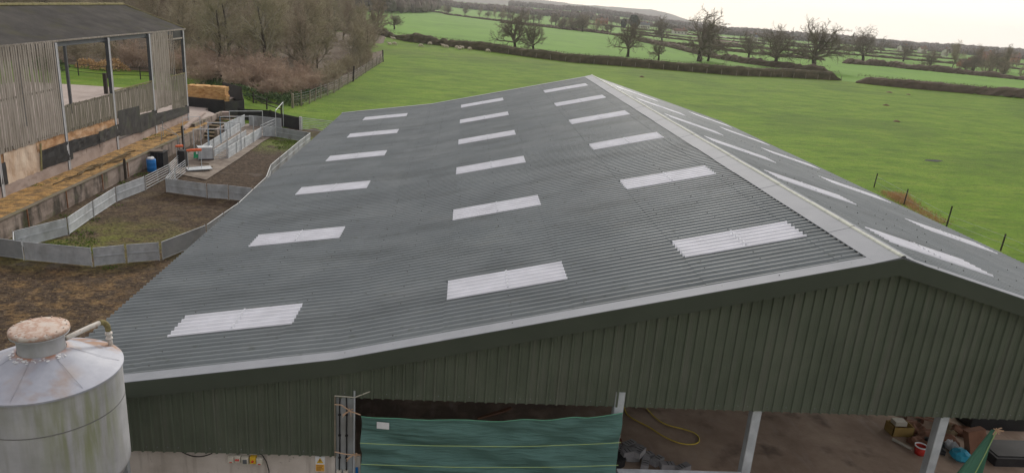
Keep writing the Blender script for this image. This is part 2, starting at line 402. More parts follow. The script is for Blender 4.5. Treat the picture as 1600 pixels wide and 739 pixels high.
M['seam'] = mat('silo_seam', [(.20,.20,.20),(.28,.28,.27)], 6, .7)
M['twig_o'] = mat('mossy_olive_twigs', [(.25,.235,.145),(.36,.335,.22)], .4, .95)
M['hose'] = mat('yellow_hose', [(.70,.55,.08),(.80,.65,.12)], 6, .6)
M['sign_o'] = mat('sign_orange', [(.72,.40,.07),(.80,.47,.10)], 6, .5)
M['sign_d'] = mat('sign_lettering', [(.30,.13,.03),(.36,.16,.04)], 6, .6)
M['cardboard'] = mat('cardboard', [(.16,.075,.045),(.24,.125,.08)], 3, .9)
M['straw'] = mat('orange_straw', [(.40,.20,.075),(.60,.36,.15),(.68,.46,.22)], 2.0, .95, .03, 14, stretch=(1,1,4), detail=9)
M['grey_block'] = mat('grey_blocks', [(.27,.27,.28),(.36,.36,.37)], 5, .9)
M['brick'] = mat('house_brick', [(.30,.13,.08),(.38,.18,.11)], .6, .9)
M['render'] = mat('house_render', [(.58,.55,.50),(.66,.63,.58)], .6, .9)
M['tile'] = mat('house_tiles', [(.16,.10,.08),(.22,.13,.10)], .6, .9)
M['slate'] = mat('house_slate', [(.10,.11,.12),(.15,.16,.17)], .6, .9)
M['glass'] = mat('window_glass', [(.02,.025,.03),(.03,.035,.04)], 1, .15)
M['farwood'] = mat('far_bare_wood', [(.13,.105,.09),(.20,.165,.14)], .05, .95, extra=overlay((.055,.06,.035), .03, .5, .65, amount=.7))
M['conifer'] = mat('dark_conifer', [(.012,.022,.012),(.025,.038,.020)], .5, .95)
# ---------------------------------------------------------------- terrain
CX, CY = -9.86, -14.7
def hedge_r(az):
    """distance from the viewpoint's foot to the far hedge of the near field"""
    P = [(-60,330),(-25,300),(-7,250),(1.8,218),(8.4,196),(13,199),(20.3,200),(27.5,224),(28.3,221),(34,219),(38,227),(60,260)]
    if az <= P[0][0]: return P[0][1]
    for (a, b), (c, d) in zip(P, P[1:]):
        if az <= c: return b+(d-b)*(az-a)/(c-a)
    return P[-1][1]
def gh(x, y):
    dx, dy = x-CX, y-CY
    r = math.hypot(dx, dy); az = math.degrees(math.atan2(dx, dy))
    z = 0.0
    z += 1.0*smooth(-33.2, -37, x)*smooth(52, 64, y)
    if r > 240:
        w = smooth(8, 20, az) if az > 0 else 0
        z -= (r-240)*(.0058*w)
        z += 14*smooth(900, 2200, r)*(1-w)*smooth(-60, -10, az)
    return z
def polar(name, rad, m, az0=-180, az1=180, n=240):
    g = MB(); nr = 0
    rows = []
    for i in range(n+1):
        a = az0+(az1-az0)*i/n
        rr = rad(a); nr = len(rr)
        for r_ in rr:
            x = CX+r_*math.sin(R(a)); y = CY+r_*math.cos(R(a))
            g.v.append((x, y, gh(x, y)))
    for i in range(n):
        for j in range(nr-1):
            a = i*nr+j
            g.f.append((a, a+nr, a+nr+1, a+1)); g.m.append(0)
    return struct(name, g, m, True)
def rn(a):
    h = hedge_r(a) if abs(a) < 60 else 260
    return [0.01]+[h*t for t in (.05,.1,.15,.2,.24,.28,.31,.34,.37,.4,.44,.5,.6,.7,.8,.9,1.0)]
def rf(a):
    h = hedge_r(a) if abs(a) < 60 else 260
    return [h*(4750/h)**(k/26) for k in range(27)]
polar('field', rn, M['field'])
polar('far_fields', rf, M['far_field'])

# hills far beyond the fields
hl = MB()
prof = [(-20,60),(-5,64),(3,62),(6.6,60),(8,52),(10.9,54),(13.7,54),(14.6,46),(15.6,31),(16.5,16),(18,9)]
def hz(a):
    for (p, q_), (s_, t_) in zip(prof, prof[1:]):
        if a <= s_: return q_+(t_-q_)*(a-p)/(s_-p)
    return prof[-1][1]
n_a = 120
for i in range(n_a+1):
    a = -20+38*i/n_a
    for j, (dr, f) in enumerate(((-700,0),(-400,.38),(-150,.82),(0,1),(200,.9),(600,.3),(800,-.2))):
        r_ = 3900+dr
        top = hz(a)+3.0*noise.noise(Vector((a*1.3, j*.7, 0)))+1.6*noise.noise(Vector((a*6, j*.7, 3)))
        hl.v.append((CX+r_*math.sin(R(a)), CY+r_*math.cos(R(a)), top*f-8))
for i in range(n_a):
    for j in range(6):
        a = i*7+j; hl.f.append((a, a+7, a+8, a+1)); hl.m.append(0)
struct('hills', hl, mat('wooded_hill', [(.050,.045,.035),(.085,.072,.055),(.075,.09,.04)], .004, .95, detail=9), True)

def sheet(name, poly, z, m, sub=0):
    g = MB(); g.q([(x, y, z) for x, y in poly]); return struct(name, g, m)
def ragged(poly, step=1.2, amp=.35, seed=0):
    out = []
    for i in range(len(poly)):
        a = Vector((*poly[i], 0)); b = Vector((*poly[(i+1) % len(poly)], 0))
        n = max(1, int((b-a).length/step))
        for k in range(n):
            p = a.lerp(b, k/n)
            d = noise.noise_vector(Vector((p.x*.6+seed, p.y*.6, 0)))
            out.append((p.x+d.x*amp*2, p.y+d.y*amp*2))
    return out
# yard surface (slightly rough sheet)
ym = MB(); nx_, ny_ = 40, 150
for j in range(ny_+1):
    for i in range(nx_+1):
        x = -32.5+(14.5)*i/nx_; y = -28+86.0*j/ny_
        if j == ny_: y += 1.2*noise.noise(Vector((x, 0, 0)))
        z = .035+.03*noise.noise(Vector((x*.8, y*.8, 0)))+.02*noise.noise(Vector((x*3, y*3, 5)))
        ym.v.append((x, y, max(z, .008)))
for j in range(ny_):
    for i in range(nx_):
        a = j*(nx_+1)+i; ym.f.append((a, a+1, a+nx_+2, a+nx_+1)); ym.m.append(0)
struct('yard', ym, M['mud'], True)
sheet('concrete_pad', [(-30.3,37.2),(-27.35,35.6),(-27.25,42.3),(-27.35,50.5),(-27.1,53.6),(-27.6,58.5),(-31.2,58.8),(-31.6,40)], .095, M['pad'])
# raised terrace with the wood chips, held by the old block retaining wall
te = MB(); te.prism([(-46.5,-10),(-32.62,-10),(-32.62,50.2),(-33.6,57.5),(-35.6,60),(-35.6,72),(-60,72),(-60,-10)], 0, 1.03)
struct('terrace', te, M['barn_floor'])
ch = MB()
nj = 120
for j in range(nj+1):
    y = -8+(60.5)*j/nj
    for i in range(7):
        x = -34.8+2.15*i/6
        ch.v.append((x, y, 1.05+.035*math.sin(i/6*math.pi)+.035*noise.noise(Vector((x*1.4, y*1.4, 0)))))
for j in range(nj):
    for i in range(6):
        a = j*7+i; ch.f.append((a, a+1, a+8, a+7)); ch.m.append(0)
struct('wood_chip_strip', ch, M['chips'], True)

# ---------------------------------------------------------------- the big green shed
L = 42.84; PIT = 7.053/30; NR_ = 5; W = PIT*NR_; SL = .24146; SR = .268
RZ, BX, BZ, EX, EZ = 8.235, -12.387, 5.244, -19.2, 4.134
RX = 10.8; REZ = RZ-SR*RX
def rz(x):
    if x >= 0: return RZ-SR*x
    if x >= BX: return RZ+SL*x
    return BZ+(x-BX)*(BZ-EZ)/(BX-EX)
shed = thing('livestock_shed', (-4, 21, 0), 'long steel shed with grey corrugated roof, pale rooflights and dark green cladding', 'shed')
ROWS_L = [0, -1.09, -4.07, -7.04, -9.99, BX, -13.874, -16.897, EX]
ROWS_R = [0, 1.09, 4.07, 6.8, 9.78, RX]
LIGHT_Y = [PIT*10+7.053*k for k in range(6)]
LIGHT_L = [(-16.897,-13.874), (-9.99,-7.04), (-4.07,-1.09)]
LIGHT_R = [(1.09,4.07), (6.8,9.78)]
NC = int(round(L/PIT)); SAMP = 10
def corr(k): return .062*math.cos(2*math.pi*k/SAMP)   # crest at k=0
def snap(y): return int(round(y/PIT))
holes = [(x0, x1, snap(y), snap(y)+NR_) for x0, x1 in LIGHT_L+LIGHT_R for y in LIGHT_Y]
def roof_mesh(rows, sgn):
    mb = MB()
    ysamp = [(c*PIT + PIT*k/SAMP, corr(k), c) for c in range(NC) for k in range(SAMP)] + [(NC*PIT, corr(0), NC)]
    for ri in range(len(rows)-1):
        a, b = rows[ri], rows[ri+1]              # a is up-slope
        lap = .10*sgn if ri < len(rows)-2 else 0.0
        steps = 3
        base = len(mb.v)
        for (y, h, c) in ysamp:
            sheet_i = c//5
            jit = .0025*noise.noise(Vector((sheet_i*1.7, ri*3.1, 0)))
            for s_ in range(steps+1):
                x = a+(b+lap-a)*s_/steps
                if b+lap == b or s_ < steps: z0 = rz(a)+(rz(b)-rz(a))*((x-a)/(b-a))
                else: z0 = rz(a)+(rz(b)-rz(a))*((x-a)/(b-a))
                up = .012*(s_/steps)
                sag = .018*noise.noise(Vector((x*.25, y*.12, sgn)))
                mb.v.append((x, y, z0+h+up+jit+sag))
        for i in range(len(ysamp)-1):
            c = i//SAMP
            if any(abs(min(a,b)-h0) < .02 and abs(max(a,b)-h1) < .02 and h2 <= c < h3 for h0, h1, h2, h3 in holes): continue
            for s_ in range(steps):
                p = base+i*(steps+1)+s_
                f = (p, p+1, p+steps+2, p+steps+1)
                mb.f.append(f if sgn < 0 else tuple(reversed(f))); mb.m.append(0)
    # sheet fixings on the crests along every purlin
    n = Vector((SL if sgn < 0 else -SR, 0, 1)).normalized()
    pur = []
    for a, b in zip(rows, rows[1:]):
        pur += [b-(b-a)*.06] + ([(a+b)/2] if abs(b-a) > 2 else [])
    rnd = random.Random(5)
    for x in pur:
        for c in range(1, NC, 1):
            if c % 5 not in (1, 3): continue
            y = c*PIT
            if any(min(h0,h1)-.02 < x < max(h0,h1)+.02 and h2 <= c < h3 for h0, h1, h2, h3 in holes): continue
            if rnd.random() < .45: continue
            xj = x+rnd.uniform(-.04,.04); mb.tube([(xj, y, rz(x)+.056), (xj, y, rz(x)+.084)], .014, 5, 1)
            xx = x+.12*rnd.uniform(-1, 1)
    # splashes of dirt modelled as nothing: left to the material
    return mb
sl = tag(roof_mesh(ROWS_L, -1).build('roof_sheeting', [M['roof'], M['bolt']], shed, False), 'grey corrugated sheets of the slope facing the sheep pens')
sr = tag(roof_mesh(ROWS_R, 1).build('roof_sheeting', [M['roof'], M['bolt']], shed, False), 'grey corrugated sheets of the slope facing the open field')
for o_ in (sl, sr):
    o_.data.polygons.foreach_set('use_smooth', [p.material_index == 0 for p in o_.data.polygons])

# rooflights
for (x0, x1) in LIGHT_L+LIGHT_R:
    for y in LIGHT_Y:
        c0 = snap(y); mb = MB(); bar = MB()
        nx = 6
        up = x0 if abs(x0) < abs(x1) else x1; dn = x1 if up == x0 else x0
        sg = -1 if dn < up else 1
        for i in range(NR_*SAMP+1+4):
            k = i-2
            for j in range(nx+1):
                t = j/nx; x = up+(dn+sg*.05-up)*t
                mb.v.append((x, c0*PIT+PIT*k/SAMP, rz(x)+corr(k % SAMP)+.022+.010*t+.018*noise.noise(Vector((x*.25, c0*PIT*.12, sg)))))
        for i in range(NR_*SAMP+4):
            for j in range(nx):
                p = i*(nx+1)+j; mb.f.append((p, p+1, p+nx+2, p+nx+1)); mb.m.append(0)
        rl = mb.build('rooflight', M['rooflight'], shed, True)
        xm = (x0+x1)/2
        nb = NR_*SAMP
        for i in range(nb+1):
            for j in range(2):
                x = xm+(-.026, .026)[j]
                bar.v.append((x, c0*PIT+PIT*i/SAMP, rz(x)+corr(i % SAMP)+.050+.018*noise.noise(Vector((x*.25, c0*PIT*.12, -1 if x < 0 else 1)))))
        for i in range(nb):
            bar.f.append((2*i, 2*i+1, 2*i+3, 2*i+2)); bar.m.append(0)
        bar.build('lap_strip', M['rl_bar'], rl, True)

# ridge capping, two wings in lapped lengths with a roll on top
rc = MB()
seg = L/19
for k in range(19):
    y0, y1 = k*seg-.03, (k+1)*seg+.03
    up = .006*(k % 2)+.004
    jw = .02*noise.noise(Vector((k*2.1, 0, 0)))
    for sgn, s_, wd in ((-1, SL, .60), (1, SR, .52)):
        wd += jw
        z0 = RZ+.105+up; z1 = RZ-s_*wd+.076+up
        pts = [(0, y0, z0), (sgn*wd, y0, z1), (sgn*wd, y1, z1), (0, y1, z0)]
        rc.q(pts if sgn < 0 else pts[::-1], 0)
        for ya in (y0, y1):
            rc.q([(0, ya, z0), (sgn*wd, ya, z1), (sgn*wd, ya, z1-.012), (0, ya, z0-.012)], 0)
        rc.q([(sgn*wd, y0, z1), (sgn*wd, y1, z1), (sgn*wd, y1, z1-.014), (sgn*wd, y0, z1-.014)], 0)
    pr = []
    rr = .050+.006*(k % 2)
    base = len(rc.v)
    for ya in (y0, (y0+y1)/2, y1):
        for i in range(9):
            a = math.pi*i/8
            rc.v.append((rr*1.25*math.cos(a)+.012*noise.noise(Vector((ya, 3, 0))), ya, RZ+.084+up+rr*math.sin(a)))
    for j in range(2):
        for i in range(8):
            p = base+j*9+i; rc.f.append((p, p+1, p+10, p+9)); rc.m.append(1)
    rnd = random.Random(k)
    for sgn, s_ in ((-1, SL), (1, SR)):
        for t in range(7):
            y = y0+seg*(t+.5)/7
            rc.tube([(sgn*.50, y, RZ-s_*.50+.05), (sgn*.50, y, RZ-s_*.5+.075)], .017, 5, 2)
# dark profile filler under the wings
for sgn, s_, wd in ((-1, SL, .57), (1, SR, .49)):
    rc.box(min(0, sgn*wd), max(0, sgn*wd), .45, L-.3, RZ-s_*wd-.05, RZ-s_*wd+.03, 3)
rc.build('ridge_cap', [M['roof_trim'], M['ridge_lichen'], M['bolt'], M['dark']], shed)

def strip(xs, y0, y1, f0, f1, mb, m=0):
    """slab following the roof line between two heights over y0..y1"""
    base = len(mb.v)
    for x in xs:
        mb.v += [(x, y0, f0(x)), (x, y1, f0(x)), (x, y1, f1(x)), (x, y0, f1(x))]
    for i in range(len(xs)-1):
        a = base+4*i
        for k in range(4):
            mb.f.append((a+k, a+4+k, a+4+(k+1) % 4, a+(k+1) % 4)); mb.m.append(m)
    mb.f.append(tuple(base+k for k in (3,2,1,0))); mb.m.append(m)
    e = base+4*(len(xs)-1)
    mb.f.append(tuple(e+k for k in range(4))); mb.m.append(m)
XS = [EX-.05, -16, -13.2, BX-.4, BX, BX+.4, -9, -6, -3, -.01, .01, 3, 6, 9, RX+.05]
for (yy0, yy1, lab) in ((-.03, .37, None), (L-.33, L+.03, None)):
    vf = MB()
    strip(XS, yy0, yy1, lambda x: rz(x)+.066, lambda x: rz(x)+.078, vf)
    rnd = random.Random(3)
    for i in range(40):
        x = EX+.3+i*.75
        vf.tube([(x, yy0+.30, rz(x)+.05), (x, yy0+.30, rz(x)+.072)], .013, 5, 1)
    vf.build('verge_flashing', [M['roof_trim'], M['bolt']], shed)
for yy, sg in ((-.03, -1), (L+.03, 1)):
    bb = MB()
    a, b = sorted((yy, yy+.022*(-sg)))
    strip(XS, a, b, lambda x: rz(x)-.33, lambda x: rz(x)+.064, bb)
    a, b = sorted((yy-sg*.024, yy-sg*.26))
    strip(XS, a, b, lambda x: rz(x)-.335, lambda x: rz(x)-.318, bb)
    bb.build('bargeboard', M['green_trim'], shed)

# ribbed gable cladding
def cladding(x0, x1, ztop, zbot, y, pitch=.237, face=-1, rib=.042):
    mb = MB(); xs = []
    k0 = math.ceil(x0/pitch)
    prof_ = [(x0, 0)]
    k = k0
    while k*pitch < x1-.06:
        c = k*pitch
        if c-.035 > x0: prof_ += [(c-.036, 0), (c-.022, 1), (c+.016, 1), (c+.034, 0)]
        # shallow stiffener in the pan
        if c+pitch < x1: prof_ += [(c+pitch*.46, 0), (c+pitch*.49, .12), (c+pitch*.53, .12), (c+pitch*.56, 0)]
        k += 1
    prof_.append((x1, 0))
    n = 0
    zs = 5
    for x, h in prof_:
        zt = ztop(x); zb = zbot(x) if callable(zbot) else zbot
        yy = y+face*rib*h
        mb.v += [(x, yy, zb), (x, yy, zt)]
    for i in range(len(prof_)-1):
        mb.f.append((2*i, 2*i+2, 2*i+3, 2*i+1)); mb.m.append(0)
    # fixing screws
    rnd = random.Random(7)
    k = k0
    while k*pitch < x1-.06:
        c = k*pitch+.085
        for zz in (ztop(c)-.04, (zbot(c) if callable(zbot) else zbot)+.12):
            if rnd.random() < .5 and c < x1:
                mb.tube([(c, y, zz), (c, y-.012, zz)], .012, 5, 1)
        k += 1
    return mb
def wob(x): return 4.215
clad = cladding(-12.43, RX-.05, lambda x: rz(x)-.30, 4.215, .25).build('gable_cladding', [M['green_clad'], M['roof_trim']], shed)
tag(clad, 'dark green ribbed cladding above the open front')
clad = cladding(EX+.12, -12.432, lambda x: rz(x)-.30, 2.65, .25).build('gable_cladding', [M['green_clad'], M['roof_trim']], shed)
tag(clad, 'dark green ribbed cladding above the concrete wall')
cb = MB()
for x0, x1, zb in ((-12.43, RX-.05, 4.20), (EX+.12, -12.432, 2.635)):
    pass
cb.beam((-12.46, .24, 2.62), (-12.46, .24, 4.26), .03, .03)
cb.build('corner_trim', M['wood'], shed)
# rear gable, side walls
rg = cladding(EX+.12, RX-.1, lambda x: rz(x)-.30, 2.2, L-.25, face=1).build('gable_cladding', [M['green_clad'], M['roof_trim']], shed)
tag(rg, 'far gable cladding facing the sheep field')
def side(x, z0, z1, face):
    mb = MB(); pr = []; p = .237; y = .3
    pts = [(y, 0)]
    k = 2
    while k*p < L-.35:
        c = k*p; pts += [(c-.032,0),(c-.019,1),(c+.019,1),(c+.032,0)]; k += 1
    pts.append((L-.3, 0))
    for yy, h in pts: mb.v += [(x+face*.03*h, yy, z0), (x+face*.03*h, yy, z1)]
    for i in range(len(pts)-1): mb.f.append((2*i, 2*i+2, 2*i+3, 2*i+1)); mb.m.append(0)
    return mb
tag(side(EX+.15, 2.6, EZ-.03, -1).build('side_cladding', M['green_clad'], shed), 'low eave side cladding beside the pens')
w = MB(); w.box(EX+.2, -12.47, .31, .45, 0, 2.70)
for i in range(1, 6):
    x = EX+.2+i*1.12
w.build('front_wall', M['concrete'], shed)
w = MB(); w.box(EX+.18, EX+.32, .5, L-.5, 0, 2.64); w.build('side_wall', M['concrete'], shed)
w = MB(); w.box(EX+.2, RX-.2, L-.45, L-.31, 0, 2.3); w.build('rear_wall', M['concrete'], shed)
# steel frame
def hcol(name, x, y, z0, z1, wd=.20, dp=.20, m='galv', fl=.014):
    mb = MB()
    mb.box(x-wd/2, x+wd/2, y-dp/2, y-dp/2+fl, z0, z1)
    mb.box(x-wd/2, x+wd/2, y+dp/2-fl, y+dp/2, z0, z1)
    mb.box(x-.006, x+.006, y-dp/2+fl, y+dp/2-fl, z0, z1)
    return mb.build(name, M[m], shed)
def zpost(name, x, y, z0, z1, lab=None):
    # seen cornerwise: a bright web face towards the front and a duller flange
    mb = MB()
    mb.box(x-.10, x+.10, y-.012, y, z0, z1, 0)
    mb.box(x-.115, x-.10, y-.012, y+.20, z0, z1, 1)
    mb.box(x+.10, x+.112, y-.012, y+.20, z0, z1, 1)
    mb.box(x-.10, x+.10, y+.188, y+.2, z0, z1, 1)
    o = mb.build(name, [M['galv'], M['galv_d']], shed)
    if lab: tag(o, lab)
    return o
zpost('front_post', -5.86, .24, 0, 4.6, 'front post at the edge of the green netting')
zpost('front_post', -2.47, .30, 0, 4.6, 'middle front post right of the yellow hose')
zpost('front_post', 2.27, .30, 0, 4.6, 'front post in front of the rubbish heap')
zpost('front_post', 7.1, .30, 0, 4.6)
jb = MB()
jb.box(-12.455, -12.06, .30, .315, 0, 4.8); jb.box(-12.27, -12.25, .315, .62, 0, 4.8); jb.box(-12.455, -12.06, .62, .64, 0, 4.8)
tag(jb.build('corner_column', M['galv_d'], shed), 'wide galvanised column carrying the black cables')
for x, lx in ((-12.36, 0), (-12.20, 0)):
    cbm = MB(); rnd = random.Random(int(x*100))
    cbm.tube([(x+.008*rnd.uniform(-1,1), .27, 4.9-.25*i) for i in range(12)], .017, 6)
    for z in (3.75, 3.2, 2.6): cbm.box(x-.03, x+.03, .255, .298, z-.015, z+.015)
    cbm.build('power_cable', M['cable'], shed)
for x in (-12.37, -12.21):
    b_ = MB(); b_.box(x-.055, x+.055, .20, .298, 2.10, 2.26); b_.box(x-.04, x+.04, .195, .20, 2.12, 2.24); b_.build('junction_box', M['cream'], shed)
pp = MB(); pp.tube([(-12.02, .24, 1.0), (-12.02, .24, 4.4)], .022, 8); pp.build('conduit', M['galv'], shed)
bd = MB(); bd.box(-12.03, -11.88, .30, .33, 1.2, 2.62); bd.build('side_board', M['concrete'], shed)
bl = MB(); bl.box(-11.99, -11.93, .27, .298, 1.7, 2.33); bl.build('blue_strip', M['blue'], shed)
# rafters / purlins inside so the underside is not bare
fr = MB()
for y in [.45+7.0*k for k in range(7)]:
    y = min(y, L-.4)
    for a, b in (((EX+.4, y, EZ-.35), (BX, y, BZ-.35)), ((BX, y, BZ-.35), (0, y, RZ-.35)), ((0, y, RZ-.35), (RX-.3, y, REZ-.35))):
        fr.beam(a, b, .15, .38)
    if y > 1:
        for x in (EX+.45, BX, RX-.3): fr.beam((x, y, 0), (x, y, rz(x)-.4), .2, .2)
fr.build('rafter_frame', M['galv_d'], shed)
pu = MB()
for x in [-18.5,-16.9,-15.4,-13.9,-12.2,-10,-8.5,-7,-5.5,-4,-2.5,-1,1,2.6,4.1,5.4,6.8,8.3,9.8]:
    pu.beam((x, .3, rz(x)-.12), (x, L-.3, rz(x)-.12), .06, .14)
pu.build('purlins', M['galv_d'], shed)
# barrier rails low across the opening
br = MB(); br.beam((-5.72, .16, 2.46), (-2.62, .16, 2.46), .16, .12); tag(br.build('front_rail', M['galv'], shed), 'galvanised rail between the two middle posts')
br = MB(); br.beam((-7.4, -.12, 2.44), (-5.80, -.12, 2.44), .10, .08); tag(br.build('front_rail', M['galv'], shed), 'galvanised rail below the netting hem')
fi = MB(); fi.box(EX+.3, RX-.25, .1, L-.5, 0, .05); struct('shed_floor', fi, M['floor_in'])
ap = MB(); ap.box(-19, 30, -30, .098, .0, .048); struct('front_yard', ap, M['pad'])

# switch boxes and cables on the concrete wall
for i, (x, z, k) in enumerate(((-14.85, 2.50, 'cream'), (-14.70, 2.52, 'red'), (-14.53, 2.48, 'grey'), (-14.35, 2.50, 'yellow'), (-14.20, 2.47, 'cream'))):
    t = thing('switch_box', (x, .31, z), {'cream': ['leftmost cream switch box under the green cladding', 'cream switch box right of the yellow one'][i > 2],
              'red': 'cream box with two red buttons on concrete wall', 'grey': 'cream box with dark grey cover, middle of five',
              'yellow': 'yellow isolator box with red knob on concrete wall'}[k], 'switch', 'switch boxes on the concrete wall')
    b_ = MB(); s_ = .068 if k != 'grey' else .080
    b_.box(x-s_, x+s_, .20, .308, z-s_*1.25, z+s_*1.25); b_.box(x-s_*.9, x+s_*.9, .192, .20, z-s_*1.1, z+s_*1.1)
    b_.build('casing', M['yellow' if k == 'yellow' else 'cream'], t)
    if k == 'red':
        for dx in (-.025, .025):
            r_ = MB(); r_.tube([(x+dx, .192, z), (x+dx, .165, z)], .021, 10); r_.build('button', M['red'], t)
    elif k == 'grey':
        r_ = MB(); r_.box(x-.045, x+.045, .18, .192, z-.06, z+.05); r_.build('cover', M['steel_post'], t)
    elif k == 'yellow':
        r_ = MB(); r_.tube([(x, .192, z-.01), (x, .16, z-.01)], .026, 10); r_.build('knob', M['red'], t)
    else:
        r_ = MB(); r_.box(x-.03, x+.03, .188, .192, z-.065, z-.045); r_.build('stripe', M['red'], t)
def arc(a, b, sag, n=14):
    a, b = Vector(a), Vector(b)
    return [a.lerp(b, i/n)-Vector((0, 0, sag*4*(i/n)*(1-i/n))) for i in range(n+1)]
c_ = MB(); c_.tube(arc((-15.98, .26, 2.66), (-15.28, .26, 2.64), .12), .012, 6)
tag(c_.build('cable', M['cable']), 'short black cable sagging below the green cladding', 'cable')
c_ = MB(); c_.tube([(-14.24, .26, 2.68), (-14.14, .255, 2.62), (-14.05, .25, 2.45), (-14.0, .25, 2.2), (-14.0, .25, 1.6)], .012, 6)
tag(c_.build('cable', M['cable']), 'black cable running down the concrete wall from the boxes', 'cable')
# warning sign
sg = thing('warning_sign', (-12.82, .30, 2.2), 'small white and orange electrical warning sign on concrete wall', 'sign')
b_ = MB(); b_.box(-12.93, -12.71, .292, .307, 2.19, 2.60); b_.build('plate', M['white'], sg)
b_ = MB(); b_.box(-12.922, -12.718, .286, .2915, 2.20, 2.385); b_.build('orange_panel', M['sign_o'], sg)
b_ = MB(); b_.q([(-12.90, .288, 2.42), (-12.74, .288, 2.42), (-12.82, .288, 2.57)]); b_.build('triangle', M['yellow'], sg)
b_ = MB()
b_.q([(-12.828, .284, 2.545), (-12.80, .284, 2.49), (-12.845, .284, 2.49)]); b_.q([(-12.835, .2835, 2.50), (-12.81, .2835, 2.495), (-12.822, .2835, 2.43)])
for z, x1 in ((2.35, -12.75), (2.31, -12.77), (2.27, -12.74), (2.235, -12.80)):
    b_.q([(-12.90, .284, z-.011), (x1, .284, z-.011), (x1, .284, z+.011), (-12.90, .284, z+.011)])
b_.build('lettering', M['sign_d'], sg)

# green netting across the opening
def net(x0, x1, ztop, zbot, y, seed, nx=90, nz=50):
    mb = MB()
    for j in range(nz+1):
        for i in range(nx+1):
            u, v = i/nx, j/nz
            x = x0+(x1-x0)*u; zt = ztop(u); zb = zbot
            z = zt+(zb-zt)*v
            d = .07*math.sin(5.0*(v*3.0-u*2.2)+2*noise.noise(Vector((u*3, v*2, seed))))*(.25+min(1, v*1.5))*(.4+.6*math.sin(math.pi*u))
            d += .10*noise.noise(Vector((u*7+v*4, v*9-u*5, seed)))+.02*noise.noise(Vector((u*25, v*12, seed)))
            d += .05*math.sin(14*(u-.25*v))*math.exp(-8*(1-u))
            d += .05*math.sin(18*(v+.5*u))*math.exp(-5*u)
            mb.v.append((x+(.0 if 0 < i < nx else .02*noise.noise(Vector((v*6, seed, 0)))), y+d*.9, z))
    for j in range(nz):
        for i in range(nx):
            a = j*(nx+1)+i; mb.f.append((a, a+nx+1, a+nx+2, a+1)); mb.m.append(0)
    return mb
def top1(u): return 3.89+(4.17-3.89)*u-.55*u*(1-u)
nt_ = thing('netting_screen', (-8.8, .08, 1.0), 'green windbreak netting roped across the shed opening', 'netting')
nm = net(-11.83, -5.80, top1, 1.35, .02, 1.0)
nm.build('netting', M['net'], nt_, True)
def netrope(v, m, amp):
    mb = MB(); pts = []
    for i in range(40):
        u = i/39
        j = round(v*50); k = round(u*90)
        p = nm.v[j*91+k]
        pts.append((p[0], (p[1]-.02 if v == 0 else -.13), p[2]+amp*noise.noise(Vector((u*4, v*9, 0)))))
    mb.tube(pts, .008, 6); return mb.build('rope', m, nt_)
netrope(0, M['rope_g'], 0); netrope(.24, M['rope_y'], .02); netrope(.46, M['rope_y'], .012); netrope(.74, M['rope_g'], .02)
lb = MB(); lb.obox((-11.33, -.05, 3.70), (.14,0,-.01), (0,.003,0), (.0,0,.085)); lb.build('white_label', M['white'], nt_)
# frayed twine ties
for pts, lab in (([(-12.46,.20,4.06),(-12.30,.15,4.08),(-12.1,.12,3.95),(-11.85,.05,3.9)], 'frayed orange twine tying the top corner of the netting'),
                 ([(-12.46,.20,2.80),(-12.2,.15,2.78),(-12.0,.12,2.79),(-11.85,.05,2.84)], 'frayed orange twine tying the netting lower down')):
    tw = MB(); tw.tube(pts, .014, 5)
    rnd = random.Random(4)
    for k in range(9):
        a = Vector(pts[2]); d = Vector((rnd.uniform(-.22,.1), rnd.uniform(-.08,0), rnd.uniform(-.2,.12)))
        tw.tube([a, a+d*.5+Vector((0,0,.02)), a+d], .007, 4)
    tag(tw.build('twine', M['twine']), lab, 'twine')
tw = MB(); tw.tube([(-12.46,.2,4.28),(-12.0,.18,4.27),(-11.5,.3,4.45)], .014, 5)
tag(tw.build('rope', M['cream']), 'pale rope running up to the cladding beside the column', 'rope')

# gathered netting hanging at the right
n2 = thing('netting_screen', (3.4, .1, 0), 'green netting gathered to one knot right of the last post', 'netting')
mb = MB(); nx, nz = 36, 30
for j in range(nz+1):
    v = j/nz
    for i in range(nx+1):
        u = i/nx
        wl = .06+.95*v; wr = .03+.12*v
        x = 3.40-wl*(1-u)+wr*u
        mb.v.append((x-.12*v, .06+.10*math.sin(u*9+v)*(.2+v)+.05*math.sin(u*23)*(.2+v), 4.02-2.7*v))
for j in range(nz):
    for i in range(nx):
        a = j*(nx+1)+i; mb.f.append((a, a+nx+1, a+nx+2, a+1)); mb.m.append(0)
net_r = translucent('pale_green_netting', (.12,.30,.21), .25, rough=.8)
mb.build('netting', net_r, n2, True)
r_ = MB(); r_.tube([(3.40,-.02,4.02),(3.26,-.06,3.4),(3.08,-.08,2.6),(2.9,-.08,1.8)], .012, 5); r_.build('rope', M['rope_y'], n2)
r_ = MB(); rnd = random.Random(9)
for k in range(10):
    a = Vector((3.42, .02, 4.05)); d = Vector((rnd.uniform(-.16,.16), rnd.uniform(-.1,.02), rnd.uniform(-.12,.16)))
    r_.tube([a, a+d*.6, a+d], .012, 4)
r_.build('twine_knot', M['twine'], n2)

# ---------------------------------------------------------------- things on the shed floor
hp = [(-3.8,7.3),(-3.75,6.7),(-3.2,6.05),(-2.9,5.6),(-2.55,5.25),(-2.2,5.12),(-1.9,5.17),(-1.74,5.32),(-1.68,5.58),(-1.78,5.82),(-2.1,6.02),(-2.5,6.2),(-2.78,6.5),(-2.95,7.0),(-3.1,7.6),(-3.2,8.3)]
